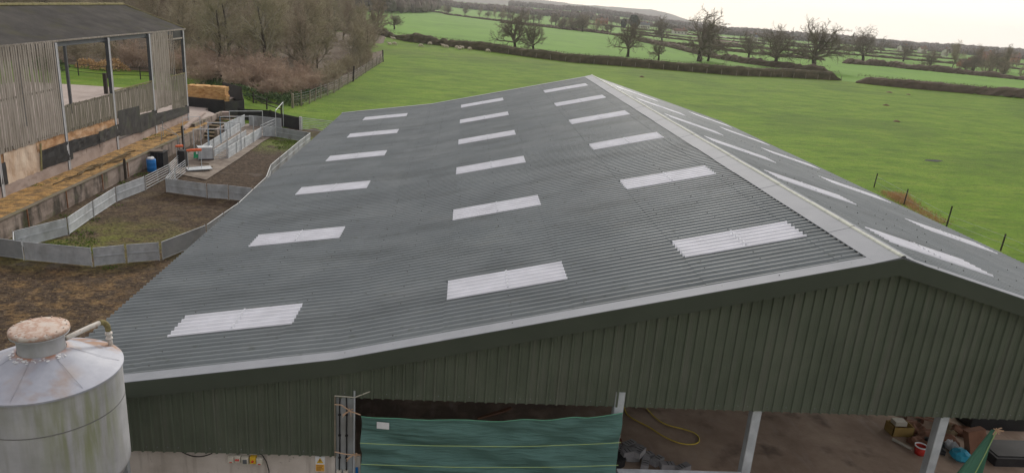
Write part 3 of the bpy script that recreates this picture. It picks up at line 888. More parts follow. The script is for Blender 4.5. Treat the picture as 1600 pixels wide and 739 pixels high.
# smooth the hose path
def catmull(P, n=5):
    out = []
    for i in range(len(P)-1):
        p0 = P[max(i-1,0)]; p1 = P[i]; p2 = P[i+1]; p3 = P[min(i+2,len(P)-1)]
        for k in range(n):
            t = k/n
            out.append(tuple(.5*((2*p1[c])+(-p0[c]+p2[c])*t+(2*p0[c]-5*p1[c]+4*p2[c]-p3[c])*t*t+(-p0[c]+3*p1[c]-3*p2[c]+p3[c])*t**3) for c in range(len(p1))))
    out.append(P[-1]); return out
h_ = MB(); h_.tube([(x, y, .072) for x, y in catmull(hp)], .021, 7)
tag(h_.build('hose', M['hose'], None, True), 'yellow hose looped on the brown shed floor', 'hose')
# loose concrete blocks
rnd = random.Random(12)
for i, (x, y, z, a, lab) in enumerate((( -4.15,4.85,.06,.6,'loose grey block farthest from the rail'),(-3.95,4.55,.06,1.0,'grey block second down the spill of blocks'),
        (-4.45,4.45,.06,.9,'grey block nearest the netting edge'),(-4.2,4.2,.06,.2,'grey block in the middle of the spill'),
        (-3.7,4.3,.06,.5,'grey block on the outer side of the spill'),(-3.45,4.05,.06,.7,'grey block just above the rail'),
        (-3.2,3.8,.06,.1,'grey block low in the spill'),(-3.85,3.9,.06,1.2,'grey block low by the rail'),(-2.75,3.7,.06,.45,'pale block lying apart on the right'),
        (-4.35,4.1,.28,.3,'grey block lying on top of others'),(-4.0,4.15,.28,.9,'tilted grey block on top of the spill'))):
    b_ = MB(); c, s_ = math.cos(a), math.sin(a)
    tl = .05*rnd.uniform(-1, 1)
    b_.obox((x, y, z+.10), (.22*c, .22*s_, tl), (-.11*s_, .11*c, 0), (0, 0, .10))
    for t in (-.11, .0, .11):
        b_.obox((x+t*c, y+t*s_, z+.202), (.008*c, .008*s_, 0), (-.09*s_, .09*c, 0), (0, 0, .003), 1)
    tag(b_.build('concrete_block', [M['grey_block'], M['dark']]), lab, 'block', 'loose concrete blocks behind the rail')
pk = thing('timber_stack', (-5.0, 5.1, .05), 'small stack of pale timber ends behind the netting edge', 'timber')
for k, (z, m_) in enumerate(((.12,'white'),(.28,'cardboard'),(.44,'cream'),(.60,'red'))):
    b_ = MB(); b_.box(-5.9, -4.35-.05*k, 4.75+.05*k, 5.15, z-.05, z+.05); b_.build('timber', M[m_], pk)
b_ = MB()
for k in range(3): b_.beam((-8.9+.2*k, 6.25+.12*k, .08), (-7.95+.1*k, 6.75+.1*k, .10), .09, .05)
tag(b_.build('plank', M['cardboard']), 'reddish broken planks on the floor behind the netting', 'plank')
b_ = MB(); b_.tube([(-4.75, 4.0, .08), (-4.75, 4.0, .32)], .30, 20)
tag(b_.build('tyre', M['black']), 'black tyre half hidden by the netting', 'tyre')
# pallet
pl = thing('pallet', (7.1, 7.6, .05), 'wooden pallet lying at the back of the rubbish heap', 'pallet')
ang = -.45; c, s_ = math.cos(ang), math.sin(ang)
def rot(px, py, ox, oy): return (ox+px*c-py*s_, oy+px*s_+py*c)
for k in range(5):
    b_ = MB(); x, y = rot(0, -.45+.22*k, 7.0, 7.3); b_.obox((x, y, .22), (.6*c, .6*s_, 0), (-.05*s_, .05*c, 0), (0, 0, .012)); b_.build('deck_board', M['cardboard'], pl)
for k in (-1, 0, 1):
    b_ = MB(); x, y = rot(.53*k, 0, 7.0, 7.3); b_.obox((x, y, .13), (.04*c, .04*s_, 0), (-.5*s_, .5*c, 0), (0, 0, .075)); b_.build('bearer', M['cardboard'], pl)
# yellow crate
cr_ = thing('crate', (5.6, 6.0, .05), 'broken yellow crate on the rubbish heap', 'crate')
b_ = MB()
x0, y0 = 5.15, 5.95
b_.box(x0, x0+.75, y0, y0+.5, .06, .09)
for a in ((x0,x0+.03,y0,y0+.5),(x0+.72,x0+.75,y0,y0+.5),(x0,x0+.75,y0,y0+.03),(x0,x0+.75,y0+.47,y0+.5)): b_.box(*a, .09, .40)
b_.build('crate_body', mat('faded_yellow', [(.30,.20,.06),(.38,.27,.09)], 4, .8), cr_)
b_ = MB(); b_.box(x0+.1, x0+.5, y0+.1, y0+.4, .40, .55); b_.build('cloth_inside', M['cream'], cr_)
# red and white tub
tb = thing('tub', (5.55, 5.0, .05), 'red tub with a white rim in front of the rubbish heap', 'tub')
b_ = MB(); b_.lathe([(.0,.06),(.15,.06),(.19,.34),(.17,.34),(.14,.1),(0,.1)], (5.52, 4.98), 20); b_.build('body', M['red'], tb, True)
b_ = MB(); b_.lathe([(.19,.33),(.205,.34),(.205,.37),(.17,.37),(.17,.33)], (5.52, 4.98), 20); b_.build('rim', M['white'], tb, True)
b_ = MB(); b_.tube([(5.05,5.75,.09),(5.35,5.15,.12)], .05, 8); tag(b_.build('white_pipe', M['cream']), 'short pale pipe beside the red tub', 'pipe')
# crumpled heap pieces: cardboard and scraps, each its own
rnd = random.Random(31)
labs = [('reddish cardboard sheet at the top of the heap','cardboard'),('crumpled brown cardboard in the middle of the heap','cardboard'),('dark scrap sheet beside the pallet','black'),
        ('brown board leaning by the post','plank'),('pale bag on the heap behind the post','white'),('flattened brown box near the hanging netting','cardboard'),('dark red carton under the crate','cardboard')]
pos_ = [(6.1,6.5,.5,.35),(6.7,5.9,.6,.4),(6.3,5.4,.4,.3),(7.3,6.3,.6,.3),(6.9,5.45,.25,.2),(8.0,6.2,.6,.3),(5.9,5.45,.4,.25)]
for (lab, m_), (x, y, a, b) in zip(labs, pos_):
    mb = MB(); th = rnd.uniform(0, 3)
    c, s_ = math.cos(th), math.sin(th)
    n = 6
    for j in range(n+1):
        for i in range(n+1):
            px, py = (i/n-.5)*2*a, (j/n-.5)*2*b
            z = .12+.22*abs(noise.noise(Vector((x+i*.5, y+j*.5, 0))))+.1*rnd.random()*(0 < i < n and 0 < j < n)
            mb.v.append((x+px*c-py*s_, y+px*s_+py*c, z))
    k0 = len(mb.v)
    mb.v += [(p[0], p[1], .055) for p in mb.v[:k0]]
    for j in range(n):
        for i in range(n):
            q_ = j*(n+1)+i; mb.f.append((q_, q_+1, q_+n+2, q_+n+1)); mb.m.append(0)
    ring = [i for i in range(n+1)]+[j*(n+1)+n for j in range(1, n+1)]+[n*(n+1)+i for i in range(n-1, -1, -1)]+[j*(n+1) for j in range(n-1, 0, -1)]
    for u, v in zip(ring, ring[1:]+ring[:1]): mb.f.append((u, u+k0, v+k0, v)); mb.m.append(0)
    tag(mb.build('scrap' , M[m_]), lab, 'rubbish')
mb = MB(); mb.lathe([(0,.06),(.22,.07),(.30,.16),(.27,.32),(.15,.40),(0,.42)], (6.75, 4.75), 12)
o_ = mb.build('plastic_bag', M['cyan'], None, False); tag(o_, 'crumpled bright blue plastic bag right of the post', 'bag')
for v in o_.data.vertices: v.co += noise.noise_vector(v.co*7)*.07
mb = MB(); mb.obox((7.35,5.0,.5), (.38,.12,0), (.03,-.1,.0), (-.1,.1,.46)); tag(mb.build('cardboard_sheet', M['cardboard']), 'large brown cardboard sheet propped beside the hanging netting', 'cardboard')
mb = MB(); mb.box(8.35, 10.4, 6.55, 7.5, .052, .5); mb.box(8.4, 10.3, 6.6, 7.4, .5, .53); tag(mb.build('shadow_box', M['black']), 'long low black box standing in for a shadow band at the back right of the shed', 'shadow_box')  # black box added in place of the dark shadow band on the floor
mb = MB(); mb.box(7.7, 10.4, 4.4, 5.5, .052, .35); mb.box(7.8, 10.3, 4.5, 5.4, .35, .38); tag(mb.build('tarpaulin', M['black']), 'folded black tarpaulin behind the hanging netting', 'tarpaulin')

# ---------------------------------------------------------------- feed silo in front of the shed
SX, SY, SRAD = -17.43, -2.0, 1.28
silo = thing('feed_silo', (SX, SY, 0), 'weathered grey feed silo with rusty round lid and green stains', 'silo')
b_ = MB(); b_.lathe([(.25,1.6),(SRAD,3.85)], (SX, SY), 96); b_.lathe([(SRAD,3.85),(SRAD,4.6),(SRAD,5.232)], (SX, SY), 96); b_.lathe([(SRAD+.008,5.242),(SRAD+.008,5.256)], (SX, SY), 96, 1); b_.lathe([(SRAD,5.25),(SRAD,5.6),(SRAD,5.9)], (SX, SY), 96); b_.lathe([(SRAD+.02,5.895),(SRAD+.02,5.935)], (SX, SY), 96)
b_.lathe([(SRAD,5.894),(SRAD+.02,5.895)], (SX, SY), 96)
b_.beam((SX-.62,SY-1.125,3.9),(SX-.62,SY-1.125,5.88),.05,.006,up=(0,1,0))
b_.build('body', [M['silo'], M['seam']], silo, True)
b_ = MB(); b_.lathe([(SRAD+.035,5.91),(SRAD+.035,5.945)], (SX, SY), 96); b_.lathe([(SRAD+.035,5.945),(1.0,6.065),(.7,6.21),(.40,6.355)], (SX, SY), 96)
for k in range(7):
    a = 2*math.pi*k/7+.3
    p0 = (SX+.45*math.cos(a), SY+.45*math.sin(a), 6.333); p1 = (SX+1.25*math.cos(a), SY+1.25*math.sin(a), 5.974)
    b_.beam(p0, p1, .010, .003)
o_ = b_.build('cone_roof', M['silo_cone'], silo)
for p in o_.data.polygons: p.use_smooth = p.index < 96*4
b_ = MB(); b_.lathe([(.395,6.33),(.388,6.36),(.388,6.66),(.44,6.68)], (SX, SY), 64)
nk = b_.build('neck', M['silo'], silo, True)
b_ = MB(); b_.lathe([(.40,6.66),(.478,6.672),(.485,6.69),(.478,6.70)], (SX, SY), 64); b_.build('flange', M['silo'], nk, True)
b_ = MB(); b_.lathe([(.478,6.704),(.492,6.72),(.488,6.775),(.46,6.79),(.2,6.815),(0,6.822)], (SX, SY), 64)
for k in range(16):
    a = 2*math.pi*k/16; b_.tube([(SX+.44*math.cos(a), SY+.44*math.sin(a), 6.78), (SX+.44*math.cos(a), SY+.44*math.sin(a), 6.81)], .014, 6)
o_ = b_.build('lid', M['silo_lid'], silo)
for p in o_.data.polygons: p.use_smooth = p.index < 64*4
rnd = random.Random(2)
b_ = MB()
for k in range(46):   # white droppings and old sealant round the neck
    a = rnd.uniform(3.4, 6.0); r_ = rnd.uniform(.43, .52)
    z = 6.345-(r_-.42)*.466+.004
    s_ = rnd.uniform(.008, .022)
    b_.obox((SX+r_*math.cos(a), SY+r_*math.sin(a), z), (s_,0,0), (0,s_,0), (0,0,.004))
b_.build('sealant', M['white'], silo)
b_ = MB()
pth = catmull([(SX+.36,SY+.15,6.50),(SX+.50,SY+.40,6.53),(SX+.62,SY+.66,6.54),(SX+.70,SY+.84,6.53),(SX+.74,SY+.93,6.44),(SX+.75,SY+.96,6.30),(SX+.755,SY+.98,5.9),(SX+.76,SY+1.0,5.2)], 6)
b_ = MB(); b_.tube(pth[:18], .047, 14); fp = b_.build('fill_pipe', M['pipe'], silo, True)
b_ = MB(); b_.tube(pth[16:31], .054, 14); b_.build('elbow', M['moss'], fp, True)
b_ = MB(); b_.tube([pth[28], pth[34], pth[-1]], .046, 14); b_.tube([(pth[30][0],pth[30][1],6.22),(pth[30][0],pth[30][1],6.26)], .068, 14); b_.tube([(pth[30][0],pth[30][1],6.12),(pth[30][0],pth[30][1],6.15)], .066, 14); b_.build('down_pipe', M['pipe'], fp, True)
for k in range(4):
    a = R(45+90*k); b_ = MB(); x, y = SX+1.22*math.cos(a), SY+1.22*math.sin(a)
    b_.beam((x, y, .05), (x, y, 3.95), .12, .12); b_.build('leg', M['galv_d'], silo)
b_ = MB(); b_.tube([(SX+.70, SY-1.06, 3.95), (SX+.73, SY-1.12, 3.95)], .085, 20, 0); b_.tube([(SX+.73, SY-1.12, 3.95), (SX+.745, SY-1.145, 3.95)], .06, 20, 1)
b_.build('sight_glass', [M['galv'], M['greenp']], silo)
# ---------------------------------------------------------------- the old barn
barn = thing('hay_barn', (-40, 35, 1.03), 'old open-sided barn with mossy grey roof and weathered vertical boards', 'barn')
BX0, BXR, BX1 = -35.0, -40.0, -45.0; BE, BR = 9.07, 10.72; BY0, BY1 = 4.0, 54.2
for sgn, xe in ((1, BX0), (-1, BX1)):
    mb = MB(); ny = int((BY1-BY0)/.15); nx = 12
    for j in range(ny+1):
        y = BY0+(BY1-BY0)*j/ny
        for i in range(nx+1):
            t = i/nx
            x = BXR+(xe-BXR)*t*1.03
            z = BR+(BE-BR)*t*1.03+.03*math.cos(math.pi*j)+.06*noise.noise(Vector((x*.5, y*.15, 0)))
            if i in (4, 8): z += .02
            mb.v.append((x, y, z))
    for j in range(ny):
        for i in range(nx):
            a = j*(nx+1)+i
            f = (a, a+1, a+nx+2, a+nx+1)
            mb.f.append(f if sgn > 0 else tuple(reversed(f))); mb.m.append(0)
    mb.build('roof_slope', M['old_roof'], barn, False)
mb = MB(); rnd = random.Random(1)
for k in range(100):   # mossy ridge, verge and eave edge
    y = BY0+.5*k
    mb.tube([(BXR, y, BR+.05), (BXR, y+.55, BR+.05+.02*rnd.random())], .10+.03*rnd.random(), 6)
mb.build('ridge_tiles', M['roof_moss'], barn)
mb = MB()
mb.beam((BXR, BY1+.03, BR+.0), (BX0+.1, BY1+.03, BE-.02), .10, .16); mb.beam((BXR, BY1+.03, BR), (BX1-.1, BY1+.03, BE-.02), .10, .16)
mb.build('verge_board', M['roof_moss'], barn)
mb = MB(); mb.beam((BX0+.12, BY0, BE-.06), (BX0+.12, BY1, BE-.06), .05, .10); mb.build('eaves_edge', M['slat'], barn)
mb = MB(); mb.beam((BX0-.02, BY0, BE-.28), (BX0-.02, BY1-.2, BE-.28), .12, .26); mb.beam((BX1+.1, BY0, BE-.28), (BX1+.1, BY1-.2, BE-.28), .12, .22)
for x in (-36.3, -37.6, -38.9, -41.1, -42.4, -43.7): mb.beam((x, BY0, BE+(BR-BE)*(1-abs(x-BXR)/5)-.13), (x, BY1-.1, BE+(BR-BE)*(1-abs(x-BXR)/5)-.13), .06, .15)
mb.build('purlins', M['steel_post'], barn)
for y in (11.7, 18.6, 25.6, 32.55, 39.35, 46.2, 53.35):
    for x in (-34.88, -45.0):
        b_ = MB(); top = BE-.15 if x > -40 else BE-.2
        b_.box(x-.11, x+.10, y-.10, y+.10, 1.03, top, 0)
        if x > -40: b_.box(x-.11, x+.13, y+.10, y+.14, 1.03, top, 1); b_.box(x+.10, x+.115, y-.06, y+.10, 1.03, top, 1)
        b_.build('post', [M['steel_post'], M['white_post']], barn)
    b_ = MB(); b_.beam((-34.9, y, BE-.3), (BXR, y, BR-.35), .12, .25); b_.beam((BXR, y, BR-.35), (-45, y, BE-.3), .12, .25)
    b_.beam((-34.9, y, BE-.45), (-45, y, BE-.45), .08, .1)
    b_.build('roof_truss', M['steel_post'], barn)
def slats(y0, y1, z0, z1, x=-34.78, seed=0, m='slat', pitch=.228, wd=.168, zvar=.0, skip=0.0):
    mb = MB(); rnd = random.Random(seed); y = y0
    while y < y1:
        if rnd.random() >= skip:
            a = z0(y) if callable(z0) else z0; b = z1(y) if callable(z1) else z1
            dx = rnd.uniform(-.012, .012); ty = rnd.uniform(-.015, .015)
            c = Vector((x+dx, y+wd/2, (a+b)/2+rnd.uniform(-zvar, zvar)))
            mb.obox(c, (.011, 0, 0), (0, wd/2*rnd.uniform(.93, 1.03), 0), (rnd.uniform(-.01, .01), ty, (b-a)/2))
        y += pitch
    return mb.build('boarding', M[m], barn)
tag(slats(4.2, 32.42, lambda y: 3.40, 8.98, seed=1, zvar=.03), 'full height weathered grey boards of the near bays')
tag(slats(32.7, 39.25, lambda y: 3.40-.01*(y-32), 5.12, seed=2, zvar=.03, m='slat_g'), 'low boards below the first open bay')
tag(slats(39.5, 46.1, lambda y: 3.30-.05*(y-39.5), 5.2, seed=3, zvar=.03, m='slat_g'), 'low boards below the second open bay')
tag(slats(46.5, 49.75, 2.9, 8.95, seed=4, zvar=.05), 'full height panel of weathered boards past the third post')
tag(slats(50.15, 51.2, 4.9, 8.9, seed=5, pitch=.36, wd=.12, zvar=.1), 'three loose boards hanging beside the end bay')
tag(slats(49.8, 53.25, 2.4, 5.25, seed=6, zvar=.04, m='slat_g'), 'low greenish boards in the end bay')
b_ = MB(); b_.box(-34.86, -34.84, 51.2, 52.9, 8.15, 8.95); b_.build('dark_panel', M['black'], barn)
for z, y0, y1 in ((3.55,4.2,32.4),(6.2,4.2,32.4),(8.6,4.2,32.4),(3.5,32.7,39.2),(5.0,32.7,39.2),(3.3,39.5,46.1),(5.05,39.5,46.1),(4.9,46.4,53.2),(8.3,46.4,53.2),(3.0,46.4,53.2)):
    b_ = MB(); b_.beam((-34.83, y0, z), (-34.83, y1, z), .04, .12); b_.build('rail', M['slat'], barn)
# top rail mossy caps
b_ = MB(); b_.beam((-34.80, 39.5, 5.24), (-34.80, 46.1, 5.28), .10, .06); b_.beam((-34.80, 49.8, 5.28), (-34.80, 53.2, 5.28), .10, .06); b_.build('rail', M['roof_moss'], barn)
# base wall
b_ = MB(); b_.box(-35.05, -34.80, 4, 53.6, 1.0, 1.68)
tag(b_.build('base_wall', M['base'], barn), 'pinkish low wall at the foot of the boards')
b_ = MB(); rnd = random.Random(6)
y = 29
for k, (a, b, z0, z1) in enumerate(((33.05,34.9,1.68,2.03),(34.95,36.7,1.68,1.98),(36.8,39.6,1.68,2.0),(30,33,1.68,1.8),(43.4,46.4,1.68,1.78))):
    b_ = MB(); b_.box(-35.02, -34.81, a, b, z0, z1); b_.build('base_block', M['base'], barn)
# rear wall boarding of the near bays (dark inside) and back low wall
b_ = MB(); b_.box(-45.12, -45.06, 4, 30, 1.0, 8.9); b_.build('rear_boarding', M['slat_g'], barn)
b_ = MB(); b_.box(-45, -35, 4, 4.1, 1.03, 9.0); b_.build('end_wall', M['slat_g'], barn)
# broken boards showing between base wall and slats
def ragboard(y0, y1, z0, z1, x, m, seed, name='broken_board', sub=10, amp=.12, lab=None, thick=.03, skew=0):
    mb = MB(); n = sub*2
    P = []
    for i in range(n+1):
        t = i/n; y = y0+(y1-y0)*t
        a0 = (z0[0]+(z0[1]-z0[0])*t) if isinstance(z0, tuple) else z0
        a1 = (z1[0]+(z1[1]-z1[0])*t) if isinstance(z1, tuple) else z1
        P.append((y, a0+amp*noise.noise(Vector((y*2.3, seed, 1))), a1+amp*noise.noise(Vector((y*1.9, seed, 7)))))
    for k, (y, a, b) in enumerate(P):
        for r_ in range(5):
            z = a+(b-a)*r_/4
            mb.v.append((x+.05*noise.noise(Vector((y*2, z*2.5, seed))), y, z))
    m0 = len(mb.v); mb.v += [(p[0]-thick, p[1], p[2]) for p in mb.v[:m0]]
    for i in range(n):
        for r_ in range(4):
            a = i*5+r_; mb.f.append((a, a+5, a+6, a+1)); mb.m.append(0)
            mb.f.append((m0+a, m0+a+1, m0+a+6, m0+a+5)); mb.m.append(0)
        for a in (i*5, i*5+4):
            mb.f.append((a, a+5, m0+a+5, m0+a)); mb.m.append(0)
    o = mb.build(name, M[m], barn); 
    if lab: tag(o, lab)
    return o
ragboard(18, 27.9, 2.5, 3.46, -34.83, 'chipboard', 1, lab='orange broken board below the slats, nearest end')
ragboard(26.1, 29.45, 1.66, 3.42, -34.80, 'pale_board', 2, lab='large pale peeling board by the black sheets')
ragboard(29.3, 32.9, 2.72, 3.45, -34.81, 'chipboard', 3, lab='orange broken board above the first black sheet')
ragboard(32.8, 36.9, 2.62, 3.44, -34.81, 'chipboard', 4, lab='orange broken board above the middle black sheet')
ragboard(36.8, 39.7, 2.70, 3.44, -34.81, 'chipboard', 5, lab='orange broken board ending at the second post')
b_ = MB(); b_.obox((-34.74, 29.5, 2.5), (.02,0,0), (0,.07,0), (0,.12,.8)); tag(b_.build('broken_board', M['roof_moss'], barn), 'mossy split upright strip')
def bsheet(y0, y1, a, b, x, m, seed, lab):
    return ragboard(y0, y1, a, b, x, m, seed, 'black_sheet', 5, .05, lab, .01)
bsheet(23.0, 26.15, 1.69, 2.9, -34.77, 'black', 11, 'black sheet at the left end')
bsheet(29.6, 33.12, (1.76,1.64), (2.85,2.86), -34.76, 'black', 12, 'black sheet, broadest of the row')
bsheet(33.1, 36.72, (2.03,1.95), (2.86,2.68), -34.75, 'black', 13, 'black sheet second from the left post')
bsheet(36.7, 39.75, (1.97,2.02), (2.80,2.86), -34.74, 'black_g', 14, 'greyed black sheet left of the tall one')
bsheet(39.68, 43.25, (1.95,1.64), (3.80,3.70), -34.72, 'black_g', 15, 'tallest black sheet, its top curling over')
bsheet(43.2, 46.52, (1.62,1.72), (3.00,2.92), -34.73, 'black_g', 16, 'black sheet right of the tallest one')
bsheet(46.48, 53.6, (1.68,1.67), (2.68,2.32), -34.74, 'black_g', 17, 'long mossy black sheet at the far end')

# low earth block wall under the chips
rw = thing('retaining_wall', (-32.5, 21, 0), 'stained block retaining wall below the wood chip strip', 'wall')
mb = MB(); ny = 130
zs = 8
for j in range(ny+1):
    y = -8+58.4*j/ny
    for k in range(zs+1):
        z = 1.07*k/zs
        mb.v.append((-32.42+.025*noise.noise(Vector((y*1.3, z*3, 0)))+.02*noise.noise(Vector((y*5, z*6, 2))), y, z))
for j in range(ny):
    for k in range(zs):
        a = j*(zs+1)+k; mb.f.append((a, a+zs+1, a+zs+2, a+1)); mb.m.append(0)
m0 = len(mb.v)
mb.box(-32.62, -32.44, -8, 50.3, .9, 1.085)
mb.build('wall_face', M['block'], rw, False)
# coping of weathered timber/concrete
mb = MB()
for k in range(14):
    y0 = -7.5+4.15*k
    if y0 > 46: break
    mb.box(-32.66, -32.38, y0, y0+4.13, 1.088, 1.13)
mb.build('coping', mat('mossy_coping', [(.10,.085,.06),(.17,.145,.11),(.12,.12,.05)], 1.5, .9), rw)
# iron stays on the wall face
for y in (23.4, 27.3, 31.6, 35.2):
    mb = MB(); mb.beam((-32.36, y, .1), (-32.36, y, 1.1), .05, .05); mb.build('iron_stay', M['rust'], rw)
# fallen branches and timber on the chips
rnd = random.Random(8)
for k in range(7):
    y = 31.5+1.0*k; x = -33.5+.25*rnd.uniform(-1, 1)
    mb = MB(); a = rnd.uniform(-.25, .25)
    mb.tube(catmull([(x, y-1.2, 1.13), (x+a, y-.3, 1.19), (x+.1-a*.5, y+.6, 1.16), (x+.25, y+1.4, 1.14)], 3), .045, 6)
    tag(mb.build('fallen_branch', M['plank']), 'mossy fallen pole in the heap lying on the orange wood chips', 'branch', 'poles lying on the wood chips')
for (x, y) in ((-33.7, 29.2), (-33.5, 44.5), (-33.3, 46.0)):
    mb = MB(); mb.tube(catmull([(x, y-.7, 1.13), (x+.2, y, 1.2), (x, y+.5, 1.17), (x+.3, y+.9, 1.2)], 3), .03, 5); mb.tube([(x+.2, y, 1.2), (x+.5, y+.3, 1.22)], .02, 5)
    tag(mb.build('fallen_branch', M['bark_d']), {29.2: 'small crooked branch alone on the chips below the black sheets', 44.5: 'crooked dark branch near the steel handrail', 46.0: 'dark branch at the far end of the wood chips'}[y], 'branch')
# moss tufts on the strip
def tufts(name, places, n, h, m, seed, label, zf=None):
    mb = MB(); rnd = random.Random(seed)
    for (x, y, r_, z) in places:
        for k in range(int(n*r_*r_)):
            a = rnd.uniform(0, 6.28); q_ = r_*math.sqrt(rnd.random())
            px, py = x+q_*math.cos(a), y+q_*math.sin(a)
            hh = h*rnd.uniform(.4, 1.2); b = rnd.uniform(0, 6.28); w_ = rnd.uniform(.015, .04)
            d = Vector((math.cos(b), math.sin(b), 0))
            t = Vector((rnd.uniform(-.5,.5)*hh, rnd.uniform(-.5,.5)*hh, hh))
            p = Vector((px, py, z))
            mb.f.append((len(mb.v), len(mb.v)+1, len(mb.v)+2)); mb.m.append(0)
            mb.v += [tuple(p-d*w_), tuple(p+d*w_), tuple(p+t)]
    o = mb.build(name, m); return tag(o, label, 'grass', kind='stuff')
gm = mat('tuft_green', [(.07,.13,.02),(.12,.20,.035),(.18,.24,.06)], 1.2, .9)
tufts('grass', [(-34.3,45.2,.7,1.05),(-34.4,43.6,.5,1.05),(-34.5,28.4,.35,1.05),(-34.4,30,.25,1.05),(-25.6,53.0,.9,.05),(-24.4,52.4,.8,.05),(-25.4,50.5,1.2,.05),(-26.5,54.3,.5,.08),(-25.0,48.3,.8,.05),
               (-32.0,36.2,.6,.03),(-32.1,33.8,.5,.03),(-31.9,39.5,.6,.03),(-31.9,30.5,.4,.03),(-30.0,20.6,.9,.03),(-29.0,21.5,1.0,.03),(-28.2,20.2,.7,.03),(-29.5,23.0,.6,.03),(-26.0,18.3,.35,.05),(-31.8,26,.4,.03),
               (-30.1,25.5,.4,.03),(-30.1,28.5,.3,.03)], 330, .10, gm, 3, 'short green grass growing along the pens and the chip strip')

# ---------------------------------------------------------------- sheep hurdles
PAIR = {}
def sheeted(a, b, label, h=.94, z=.0, group='sheeted hurdles round the sheep pens', m='galv', frame='galv', mid=True, cat='hurdle', name='sheep_hurdle'):
    a = Vector((a[0], a[1], 0)); b = Vector((b[0], b[1], 0)); d = b-a; Lh = d.length; d.normalize()
    n = Vector((-d.y, d.x, 0))
    t = thing(name, (a.x, a.y, z), label, cat, group)
    g = .035
    p0, p1 = a+d*g, b-d*g
    s_ = MB(); s_.obox(((p0+p1)/2)+Vector((0,0,z+.05+(h-.05)/2)), (p1-p0)/2, n*.006, (0,0,(h-.09)/2)); s_.build('sheet', M[m], t)
    f = MB()
    for q_ in (p0, p1): f.tube([q_+Vector((0,0,z+.02)), q_+Vector((0,0,z+h+.01))], .022, 8)
    f.tube([p0+Vector((0,0,z+h)), p1+Vector((0,0,z+h))], .022, 8); f.tube([p0+Vector((0,0,z+.08)), p1+Vector((0,0,z+.08))], .02, 8)
    if mid: f.beam(p0+Vector((0,0,z+h*.55))-n*.012, p1+Vector((0,0,z+h*.55))-n*.012, .03, .05)
    f.build('frame', M[frame], t)
    l = MB()
    l.tube([p1+n*.02+Vector((0,0,z)), p1+n*.02+Vector((0,0,z+h+.07))], .013, 6)
    l.box(p1.x-.03, p1.x+.03, p1.y-.03, p1.y+.03, z+h*.75, z+h*.8); l.box(p1.x-.03, p1.x+.03, p1.y-.03, p1.y+.03, z+h*.2, z+h*.25)
    l.build('pin', M['galv_d'], t)
    return t
def barred(a, b, label, h=.94, z=.0, n=5, group='barred hurdles of the sheep pens', m='galv', name='sheep_hurdle', cat='hurdle', stays=2, r=.017):
    a = Vector((a[0], a[1], 0)); b = Vector((b[0], b[1], 0)); d = (b-a).normalized()
    t = thing(name, (a.x, a.y, z), label, cat, group)
    p0, p1 = a+d*.03, b-d*.03
    f = MB()
    for q_ in (p0, p1): f.tube([q_+Vector((0,0,z+.02)), q_+Vector((0,0,z+h+.02))], .022, 8)
    f.build('frame', M[m], t)
    bar = MB()
    for k in range(n):
        zz = z+.12+(h-.12)*(k/(n-1))**.92
        bar.tube([p0+Vector((0,0,zz)), p1+Vector((0,0,zz))], r, 6)
    bar.build('rails', M[m], t)
    if stays:
        st = MB()
        for k in range(1, stays): 
            q_ = p0.lerp(p1, k/stays); st.beam(q_+Vector((0,0,z+.1)), q_+Vector((0,0,z+h)), .03, .008)
        st.build('stay', M[m], t)
    return t
gd = dict(m='galv_d', frame='galv')
sheeted((-33.9,19.75),(-30.1,18.86),'dull sheeted hurdle at the left end of the front pen row', **gd, mid=False)
sheeted((-30.05,18.82),(-26.78,18.39),'longest plain hurdle of the front pen row, no middle rail', mid=False)
sheeted((-26.72,18.40),(-25.56,19.03),'short hurdle with a middle rail in the front pen row')
sheeted((-25.50,19.07),(-24.2,19.63),'framed gate hurdle at the bend of the front pen row')
sheeted((-24.12,19.70),(-23.03,22.70),'hurdle running from the front bend towards the roof eave', **gd, mid=False)
sheeted((-23.0,22.78),(-22.85,25.0),'dull hurdle beside the shed eave, first after the bend', **gd, mid=False)
sheeted((-22.84,25.06),(-22.68,27.2),'dull hurdle beside the shed eave just before the roof hides it', **gd, mid=False)
sheeted((-22.68,27.26),(-22.75,30.6),'eave side hurdle where the divider meets it', **gd, mid=False)
sheeted((-22.75,30.66),(-22.81,33.85),'eave side hurdle beyond the divider', **gd, mid=False)
sheeted((-22.81,33.9),(-23.44,37.55),'eave side hurdle that kinks outwards from the roof edge', **gd)
sheeted((-23.44,37.6),(-23.46,40.2),'eave side hurdle just past the kink', **gd)
sheeted((-23.46,40.25),(-23.46,42.8),'eave side hurdle second past the kink', **gd)
sheeted((-23.46,42.85),(-23.49,46.6),'eave side hurdle third past the kink', **gd)
sheeted((-23.49,46.65),(-23.45,49.3),'eave side hurdle last but one before the corner', **gd)
sheeted((-23.45,49.35),(-23.4,51.1),'short eave side hurdle at the far corner', **gd)
sheeted((-30.55,18.98),(-31.25,20.2),'short hurdle closing the left corner of the front pen', mid=False)
sheeted((-31.25,20.25),(-30.05,22.72),'hurdle below the retaining wall, nearest of the back row')
sheeted((-30.05,22.80),(-30.33,26.0),'hurdle below the retaining wall, second of the back row')
sheeted((-30.33,26.06),(-30.52,29.2),'hurdle below the retaining wall, third of the back row')
sheeted((-30.52,29.28),(-30.04,32.2),'hurdle below the retaining wall, last before the barred gate')
sheeted((-28.69,32.07),(-25.84,31.2),'long hurdle of the divider between the two pens')
sheeted((-25.79,31.18),(-24.48,31.14),'middle hurdle of the divider between the two pens')
sheeted((-24.44,31.12),(-22.9,30.75),'divider hurdle touching the eave side row')
barred((-30.04,32.3),(-29.95,36.0),'barred gate beside the blue barrel', n=6)
